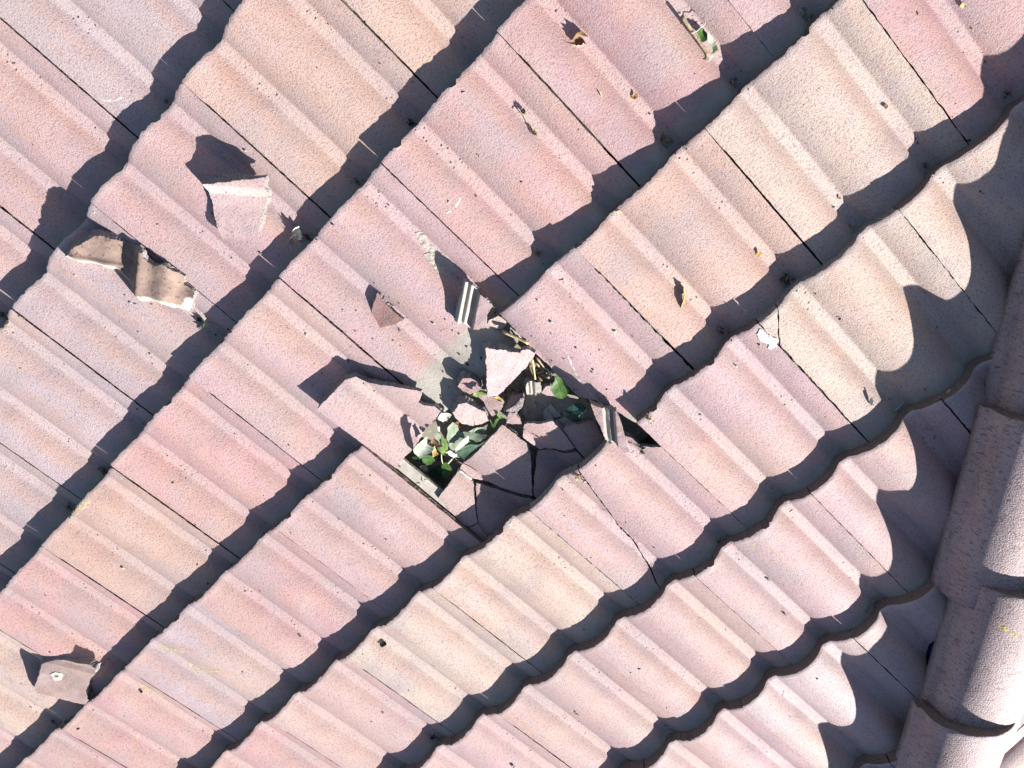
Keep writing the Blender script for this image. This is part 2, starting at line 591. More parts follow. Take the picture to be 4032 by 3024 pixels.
INPLACE = [{'label': 'large pink shield-shaped tile fragment half in shadow below the leafy hole', 'poly': [(0.0741, 1.2212), (0.0711, 1.2506), (0.0711, 1.2754), (0.0697, 1.2965), (0.0902, 1.3255), (0.1396, 1.3803), (0.1517, 1.3675), (0.1709, 1.3408), (0.1896, 1.3129), (0.2161, 1.2703), (0.2183, 1.2339), (0.2018, 1.2293), (0.147, 1.2231), (0.1153, 1.2194), (0.0901, 1.2202)], 'k': 3, 'sink': 0.02, 'tx': 0, 'ty': 0.0, 'col': 'p', 'cat': 'tile fragment'}, {'label': 'shaded fragment with a pale sandy top corner, next to the large shield-shaped piece', 'poly': [(0.0338, 1.2477), (0.0238, 1.249), (0.0102, 1.2627), (-0.0196, 1.2783), (-0.017, 1.3055), (-0.0086, 1.3557), (0.0145, 1.3494), (0.0263, 1.3337), (0.048, 1.3217), (0.0575, 1.3175), (0.0606, 1.2956), (0.062, 1.2716), (0.0426, 1.2531)], 'k': 3, 'sink': 0.013, 'tx': 0.03, 'ty': -0.02, 'col': 'p', 'cat': 'tile fragment'}, {'label': 'dark cracked fragment in full shadow tucked under the wavy tile edge, below the sandy-cornered piece', 'poly': [(0.0677, 1.319), (0.0624, 1.322), (0.0538, 1.3273), (0.0336, 1.3408), (0.0213, 1.3563), (-0.002, 1.3682), (-0.0007, 1.3866), (-0.0007, 1.4147), (0.1374, 1.4147), (0.1365, 1.3812), (0.0986, 1.3458)], 'k': 3, 'sink': 0.02, 'tx': 0.0, 'ty': 0.0, 'col': 'p', 'cat': 'tile fragment'}, {'label': 'plain shaded fragment with a straight left edge beside the upright ribbed strip', 'poly': [(-0.02, 1.3087), (-0.0403, 1.3152), (-0.074, 1.3444), (-0.0651, 1.3688), (-0.0606, 1.3927), (-0.0606, 1.4147), (-0.0041, 1.4147), (-0.0045, 1.3912), (-0.0087, 1.3561)], 'k': 3, 'sink': 0.019, 'tx': 0, 'ty': 0.0, 'col': 'p', 'cat': 'tile fragment'}, {'label': 'triangular lit fragment standing between the grey side lock and the leaf stem', 'poly': [(0.22, 1.2328), (0.2163, 1.2524), (0.2188, 1.2741), (0.2348, 1.2971), (0.2731, 1.3443), (0.2964, 1.3393), (0.3008, 1.3272), (0.2865, 1.2412), (0.2598, 1.2365)], 'k': 3, 'sink': 0.014, 'tx': 0.0, 'ty': 0.0, 'col': 'p', 'cat': 'tile fragment'}, {'label': 'tiny shaded sliver of tile at the foot of the triangular fragment', 'poly': [(0.2968, 1.3424), (0.275, 1.3472), (0.2905, 1.4147), (0.3012, 1.4147)], 'k': 3, 'sink': 0.014, 'tx': 0.0, 'ty': 0.0, 'col': 'p', 'cat': 'tile fragment'}, {'label': "wedge of shaded tile between two black cracks, under the cream tile's wavy edge", 'poly': [(0.2193, 1.2826), (0.1997, 1.3217), (0.1781, 1.3477), (0.1586, 1.3744), (0.1478, 1.3853), (0.1478, 1.4147), (0.293, 1.4147), (0.2841, 1.3578), (0.2404, 1.309)], 'k': 3, 'sink': 0.019, 'tx': 0.0, 'ty': 0.0, 'col': 'p', 'cat': 'tile fragment'}]
FREE = [{'name': 'tile_fragment', 'label': 'pink tile fragment with a bright bent rim lying on the upper left tiles', 'cat': 'tile fragment', 'group': None, 'poly': [(0.0159, -0.0734), (-0.0119, -0.0519), (-0.0466, -0.0248), (-0.0771, -0.0001), (-0.0627, 0.009), (-0.0579, 0.018), (-0.0521, 0.0221), (-0.0157, 0.0341), (0.0083, 0.0469), (0.0233, 0.0537), (0.0511, 0.0336), (0.0785, 0.0139), (0.0698, -0.0033), (0.0571, -0.0214), (0.028, -0.0529)], 'o': (0.0926, 0.5584, -0.003), 'x': (1.0, 0.0, 0.0), 'y': (0.0, 0.9976, -0.0698), 'n': (0.0, 0.0698, 0.9976), 'thick': 0.018, 'mat': 'tile', 'col': 'p', 'bend': ((-0.0309, -0.036), (0.0501, 0.0346), [(0, 0.017), (0.01, 0.016), (0.027, 0.001), (0.05, 0), (0.2, 0.004)]), 'jit': 0.0012, 'flare': 0.015}, {'name': 'tile_fragment', 'label': 'overturned tile fragment showing its brown wavy underside, left of the rimmed fragment', 'cat': 'tile fragment', 'group': None, 'poly': [(0.0706, -0.1001), (0.0684, -0.1115), (0.0418, -0.1083), (-0.0037, -0.0948), (-0.0156, -0.0821), (-0.0251, -0.0633), (-0.0316, -0.0456), (-0.0431, -0.0247), (-0.0488, -0.0095), (-0.0426, -0.0022), (-0.0412, 0.0099), (-0.0441, 0.0224), (-0.0583, 0.0306), (-0.0591, 0.0429), (-0.0624, 0.0618), (-0.0636, 0.0748), (-0.0471, 0.0821), (-0.0492, 0.1071), (-0.0235, 0.1151), (0.0012, 0.1223), (0.0042, 0.1143), (0.0159, 0.0825), (0.0277, 0.0608), (0.0449, 0.0379), (0.0509, 0.0158), (0.0419, -0.0013), (0.0383, -0.0196), (0.0357, -0.0308), (0.0439, -0.0446), (0.0507, -0.0592), (0.0598, -0.074), (0.0676, -0.0895)], 'o': (0.3495, 0.4859, -0.0065), 'x': (1.0, 0.0, 0.0), 'y': (0.0, 0.9968, -0.0797), 'n': (0.0, 0.0797, 0.9968), 'thick': 0.014, 'mat': 'under', 'col': 'p', 'bend': 'G2', 'jit': 0.0012, 'flare': 0.012}, {'name': 'tile_fragment', 'label': 'small dark red three-cornered flake of tile above the hole', 'cat': 'tile fragment', 'group': None, 'poly': [(-0.0182, -0.0346), (-0.0157, -0.0216), (-0.0146, -0.0032), (-0.015, 0.0158), (-0.0197, 0.0387), (0.0034, 0.0309), (0.0413, 0.0109), (0.0319, -0.0126), (0.0075, -0.024)], 'o': (0.0595, 0.8815, -0.0235), 'x': (0.9998, 0.0026, -0.0197), 'y': (-0.0, 0.9917, 0.1289), 'n': (0.0198, -0.1289, 0.9915), 'thick': 0.01, 'mat': 'tile', 'col': 'd', 'bend': None, 'jit': 0.0012, 'flare': 0.006}, {'name': 'tile_fragment', 'label': 'brown tile fragment with a white splash on it at the lower left of the roof', 'cat': 'tile fragment', 'group': None, 'poly': [(0.0027, -0.0692), (-0.0184, -0.0603), (-0.0336, -0.0511), (-0.0509, -0.0308), (-0.0651, -0.0054), (-0.0824, 0.0149), (-0.0831, 0.0332), (-0.0684, 0.0409), (-0.047, 0.0403), (-0.0264, 0.0501), (0.0149, 0.0704), (0.0411, 0.0798), (0.0589, 0.0526), (0.0813, 0.0091), (0.1004, -0.025), (0.0921, -0.0378), (0.0624, -0.0491), (0.031, -0.0585)], 'o': (1.3568, 0.9605, -0.0048), 'x': (1.0, 0.0, 0.0), 'y': (0.0, 0.9988, -0.0499), 'n': (0.0, 0.0499, 0.9988), 'thick': 0.02, 'mat': 'tile', 'col': 'b', 'bend': ((-0.0336, -0.0511), (0.0985, 0.0195), [(0, -0.004), (0.012, 0), (0.05, 0), (0.09, -0.003)]), 'jit': 0.0012, 'flare': 0.012}, {'name': 'tile_fragment', 'label': 'brightest pale fragment with a straight left side standing in the middle of the hole', 'cat': 'tile fragment', 'group': None, 'poly': [(0.0008, -0.0618), (-0.0089, -0.0442), (-0.018, -0.033), (-0.0245, -0.0217), (-0.0369, -0.0035), (-0.0428, -0.0063), (-0.0551, 0.0038), (-0.0567, 0.0183), (-0.0283, 0.0262), (0.0062, 0.0299), (0.0341, 0.0317), (0.0509, 0.0328), (0.0657, 0.0338), (0.0792, 0.0188), (0.0416, -0.0202)], 'o': (-0.0422, 1.1287, -0.016), 'x': (0.9998, -0.0042, -0.0191), 'y': (0.0, 0.9766, -0.2149), 'n': (0.0195, 0.2148, 0.9765), 'thick': 0.013, 'mat': 'tile', 'col': 'w', 'bend': None, 'jit': 0.0012, 'flare': 0.008}, {'name': 'tile_fragment', 'label': 'rounded pale fragment like a pebble lying over the big grey-green leaf', 'cat': 'tile fragment', 'group': None, 'poly': [(-0.0049, -0.0319), (-0.0173, -0.0226), (-0.0225, 0.0033), (-0.0272, 0.0196), (-0.0182, 0.0414), (0.0007, 0.0334), (0.0142, 0.0253), (0.0259, 0.0052), (0.0235, -0.0176), (0.0199, -0.0266), (0.0063, -0.028)], 'o': (0.093, 1.1479, -0.018), 'x': (0.9998, 0.0038, 0.0192), 'y': (0.0, 0.9806, -0.1961), 'n': (-0.0196, 0.1961, 0.9804), 'thick': 0.018, 'mat': 'tile', 'col': 'w', 'bend': None, 'jit': 0.0012, 'flare': 0.009}, {'name': 'tile_fragment', 'label': 'pink fragment pointing down between the pebble-like piece and the brightest piece', 'cat': 'tile fragment', 'group': None, 'poly': [(0.001, -0.0296), (-0.0089, -0.0158), (-0.02, 0.0186), (-0.0075, 0.0263), (0.0177, 0.0234), (0.0115, -0.0011), (0.0065, -0.0215)], 'o': (0.0484, 1.1629, -0.034), 'x': (1.0, 0.0, 0.0), 'y': (-0.0, 0.9988, 0.0499), 'n': (0.0, -0.0499, 0.9988), 'thick': 0.012, 'mat': 'tile', 'col': 'p', 'bend': None, 'jit': 0.0012, 'flare': 0.0035}, {'name': 'tile_fragment', 'label': 'crescent of broken concrete right of the small pink chip in the hole', 'cat': 'tile fragment', 'group': None, 'poly': [(0.0285, -0.0081), (0.0156, -0.005), (-0.0001, -0.002), (-0.017, -0.0056), (-0.0243, -0.0049), (-0.0218, 0.0007), (-0.0091, 0.0091), (0.0095, 0.0118), (0.0193, 0.0041)], 'o': (0.0141, 1.2056, -0.04), 'x': (1.0, 0.0, 0.0), 'y': (0.0, 0.9929, -0.1191), 'n': (0.0, 0.1191, 0.9929), 'thick': 0.014, 'mat': 'frac', 'col': 'p', 'bend': None, 'jit': 0.0012, 'flare': 0.006}, {'name': 'tile_fragment', 'label': 'deep red shaded fragment tucked behind the crescent of broken concrete', 'cat': 'tile fragment', 'group': None, 'poly': [(0.028, -0.0018), (0.0067, -0.0089), (-0.0056, -0.0109), (-0.0197, -0.0009), (-0.0188, 0.0056), (-0.0021, 0.0094), (0.0118, 0.0075)], 'o': (0.0125, 1.1978, -0.05), 'x': (0.9951, -0.0146, 0.0973), 'y': (0.0, 0.9889, 0.1483), 'n': (-0.0984, -0.1476, 0.9841), 'thick': 0.012, 'mat': 'tile', 'col': 'd', 'bend': None, 'jit': 0.0012, 'flare': 0.0035}, {'name': 'tile_fragment', 'label': 'small pink chip just above the tip of the large shield-shaped piece', 'cat': 'tile fragment', 'group': None, 'poly': [(-0.0018, -0.0181), (-0.0127, -0.0089), (-0.0091, 0.0042), (-0.0031, 0.0185), (0.0079, 0.0078), (0.0189, -0.0034)], 'o': (0.0396, 1.2243, -0.04), 'x': (1.0, 0.0, 0.0), 'y': (0.0, 1.0, 0.0), 'n': (0.0, 0.0, 1.0), 'thick': 0.012, 'mat': 'tile', 'col': 'p', 'bend': None, 'jit': 0.0012, 'flare': 0.0035}, {'name': 'tile_fragment', 'label': 'pink flagged fragment with a ragged dark rim, left of the brightest piece', 'cat': 'tile fragment', 'group': None, 'poly': [(0.0202, -0.0197), (0.0013, -0.0243), (-0.0123, -0.0145), (-0.0158, -0.0042), (-0.018, 0.0073), (-0.0128, 0.017), (-0.0014, 0.0165), (0.0055, 0.0139), (0.0139, 0.0105), (0.0197, -0.0024)], 'o': (0.0508, 1.1118, -0.033), 'x': (0.9982, 0.0, -0.0599), 'y': (-0.0, 1.0, 0.0), 'n': (0.0599, 0.0, 0.9982), 'thick': 0.02, 'mat': 'tile', 'col': 'r', 'bend': None, 'jit': 0.0012, 'flare': 0.01}, {'name': 'tile_fragment', 'label': 'rough dark lump of broken concrete under the pink flagged fragment', 'cat': 'tile fragment', 'group': None, 'poly': [(0.0097, -0.01), (-0.0013, -0.0182), (-0.0159, -0.0165), (-0.0299, -0.0066), (-0.0231, 0.0007), (0.0036, -0.0004), (-0.0001, 0.0182), (0.0126, 0.0194), (0.0247, 0.0124), (0.02, 0.001)], 'o': (0.0729, 1.1033, -0.05), 'x': (0.9953, -0.0234, 0.0937), 'y': (0.0, 0.9701, 0.2425), 'n': (-0.0966, -0.2414, 0.9656), 'thick': 0.02, 'mat': 'frac', 'col': 'p', 'bend': None, 'jit': 0.0012, 'flare': 0.0035}, {'name': 'tile_fragment', 'label': 'ribbed grey and pink fragment at the top of the hole, resting on the tile below', 'cat': 'tile fragment', 'group': None, 'poly': [(-0.029, -0.052), (-0.0346, -0.0341), (-0.0344, -0.0217), (-0.0337, -0.0086), (-0.0355, 0.002), (-0.0308, 0.0211), (-0.0115, 0.0257), (0.0056, 0.0425), (0.0192, 0.0332), (0.0331, 0.023), (0.0305, 0.0079), (0.0323, 0.0023), (0.0375, 0.0011), (0.0412, -0.0116), (0.0129, -0.0288)], 'o': (-0.0745, 0.9985, -0.0162), 'x': (0.9982, 0.0012, 0.0599), 'y': (-0.0, 0.9998, -0.02), 'n': (-0.0599, 0.02, 0.998), 'thick': 0.013, 'mat': 'lockp', 'col': 'p', 'bend': ((0.0058, -0.032), (-0.022, 0.0104), [(0, 0.004), (0.005, 0.01), (0.009, 0.01), (0.011, 0.002), (0.015, 0.002), (0.017, 0.006), (0.021, 0.006), (0.023, 0.0), (0.034, -0.004), (0.036, 0.008), (0.07, 0.008)]), 'jit': 0.0012, 'flare': 0.0035}, {'name': 'tile_fragment', 'label': 'cream stained chip with an orange edge at the top right of the hole', 'cat': 'tile fragment', 'group': None, 'poly': [(0.0079, -0.0169), (-0.0129, -0.01), (-0.0149, 0.0008), (-0.0139, 0.0099), (-0.0058, 0.0149), (0.0055, 0.0107), (0.018, 0.0025), (0.0164, -0.0117)], 'o': (-0.0821, 1.0548, -0.0399), 'x': (1.0, 0.0, 0.0), 'y': (0.0, 0.9968, -0.0797), 'n': (0.0, 0.0797, 0.9968), 'thick': 0.012, 'mat': 'tile', 'col': 'c', 'bend': None, 'jit': 0.0012, 'flare': 0.0035}, {'name': 'tile_fragment', 'label': 'small white ribbed chip standing below the dry stalks', 'cat': 'tile fragment', 'group': None, 'poly': [(0.0046, -0.0169), (-0.0041, -0.0164), (-0.0114, -0.0079), (-0.0188, 0.0006), (-0.0055, 0.017), (0.0023, 0.0129), (0.0131, 0.0105), (0.02, 0.0006)], 'o': (-0.0369, 1.2027, -0.048), 'x': (1.0, 0.0, 0.0), 'y': (0.0, 0.9929, -0.1191), 'n': (0.0, 0.1191, 0.9929), 'thick': 0.012, 'mat': 'lock', 'col': 'p', 'bend': ((0.0112, -0.0116), (-0.0128, 0.0095), [(0, 0.004), (0.004, 0.004), (0.0055, -0.002), (0.0075, -0.002), (0.0085, 0.003), (0.012, 0.003), (0.0135, -0.002), (0.016, -0.002), (0.017, 0.003), (0.03, 0.003)]), 'jit': 0.0012, 'flare': 0.0035}, {'name': 'tile_fragment', 'label': 'grey ribbed chip lying flat on the dark board right of the hole', 'cat': 'tile fragment', 'group': None, 'poly': [(-0.0139, -0.0165), (-0.0122, 0.0013), (-0.0108, 0.02), (0.0059, 0.0091), (0.0198, -0.0009), (0.0114, -0.013)], 'o': (-0.0189, 1.2732, -0.062), 'x': (0.9988, 0.0025, -0.0498), 'y': (0.0, 0.9988, 0.0499), 'n': (0.0499, -0.0499, 0.9975), 'thick': 0.012, 'mat': 'lock', 'col': 'p', 'bend': ((0.0125, -0.0035), (-0.0136, -0.0002), [(0, 0.003), (0.009, 0.003), (0.0105, -0.001), (0.013, -0.001), (0.0145, 0.003), (0.017, 0.003), (0.0185, -0.001), (0.05, 0)]), 'jit': 0.0012, 'flare': 0.0035}, {'name': 'tile_fragment', 'label': 'dark ribbed chip in shadow under the plain straight-edged fragment', 'cat': 'tile fragment', 'group': None, 'poly': [(0.0154, -0.0154), (0.0025, -0.0127), (-0.0116, -0.0082), (-0.017, 0.0167), (-0.0028, 0.0123), (0.0137, 0.0074)], 'o': (-0.0238, 1.3059, -0.06), 'x': (1.0, 0.0, 0.0), 'y': (0.0, 1.0, 0.0), 'n': (0.0, 0.0, 1.0), 'thick': 0.012, 'mat': 'lock', 'col': 'p', 'bend': ((0.017, -0.0059), (-0.0059, -0.0078), [(0, 0.003), (0.007, 0.003), (0.0085, -0.001), (0.012, -0.001), (0.0135, 0.003), (0.04, 0.003)]), 'jit': 0.0012, 'flare': 0.0035}, {'name': 'tile_fragment', 'label': 'long ribbed strip of tile leaning across the gap at the right of the hole', 'cat': 'tile fragment', 'group': None, 'poly': [(-0.0069, -0.0665), (-0.0156, -0.0456), (-0.0263, -0.0292), (-0.0331, -0.0198), (-0.0167, 0.0167), (0.0066, 0.0615), (0.0145, 0.0564), (0.014, 0.0434), (0.0178, 0.0215), (0.0264, 0.0168), (0.0139, -0.0146), (0.0066, -0.0378)], 'o': (-0.106, 1.357, 0.004), 'x': (0.995, -0.004, 0.0993), 'y': (0.0, 0.9992, 0.04), 'n': (-0.0994, -0.0398, 0.9942), 'thick': 0.022, 'mat': 'lockp', 'col': 'p', 'bend': ((0.0076, -0.0296), (-0.0313, 0.0004), [(0, 0.008), (0.012, 0.008), (0.0145, -0.003), (0.02, -0.003), (0.0215, 0.001), (0.025, 0.001), (0.0265, -0.003), (0.031, -0.002), (0.033, 0.008), (0.06, 0.008)]), 'jit': 0.0012, 'flare': 0.0035}, {'name': 'tile_fragment', 'label': 'small pink chip beside the bright green leaf', 'cat': 'tile fragment', 'group': None, 'poly': [(0.0138, -0.0075), (-0.0031, -0.0115), (-0.0117, -0.0064), (-0.0086, 0.0022), (-0.0005, 0.0184), (0.0102, 0.005)], 'o': (-0.0533, 1.2301, -0.05), 'x': (1.0, 0.0, 0.0), 'y': (0.0, 0.995, -0.0995), 'n': (0.0, 0.0995, 0.995), 'thick': 0.01, 'mat': 'tile', 'col': 'p', 'bend': None, 'jit': 0.0012, 'flare': 0.0035}, {'name': 'tile_fragment', 'label': 'white square crumb lying on the dark board', 'cat': 'tile fragment', 'group': None, 'poly': [(-0.0034, -0.005), (-0.0036, 0.0019), (0.0022, 0.0048), (0.0048, -0.0017)], 'o': (0.0025, 1.235, -0.078), 'x': (1.0, 0.0, 0.0), 'y': (0.0, 0.995, -0.0995), 'n': (0.0, 0.0995, 0.995), 'thick': 0.006, 'mat': 'lock', 'col': 'p', 'bend': None, 'jit': 0.0012, 'flare': 0.0035}, {'name': 'tile_fragment', 'label': 'grey rounded chip propped under the broken corner above the ribbed strip', 'cat': 'tile fragment', 'group': None, 'poly': [(0.0034, -0.0157), (-0.0024, -0.0126), (-0.007, -0.0012), (-0.0055, 0.0118), (-0.001, 0.0172), (0.0036, 0.0081), (0.0088, -0.0075)], 'o': (-0.1297, 1.3108, -0.0186), 'x': (1.0, 0.0, 0.0), 'y': (0.0, 0.9998, -0.02), 'n': (0.0, 0.02, 0.9998), 'thick': 0.01, 'mat': 'frac', 'col': 'p', 'bend': None, 'jit': 0.0012, 'flare': 0.0035}, {'name': 'tile_fragment', 'label': 'grey lit scrap of cement wedged under the broken tile next to the green leaf', 'cat': 'tile fragment', 'group': None, 'poly': [(-0.003, -0.0137), (-0.0038, -0.0068), (-0.0037, 0.0003), (0.0055, 0.0165), (0.0049, 0.0092), (0.0001, -0.0054)], 'o': (-0.0844, 1.2005, -0.04), 'x': (0.9806, 0.0, 0.1961), 'y': (0.0, 1.0, -0.0), 'n': (-0.1961, 0.0, 0.9806), 'thick': 0.01, 'mat': 'lock', 'col': 'p', 'bend': None, 'jit': 0.0012, 'flare': 0.0035}]
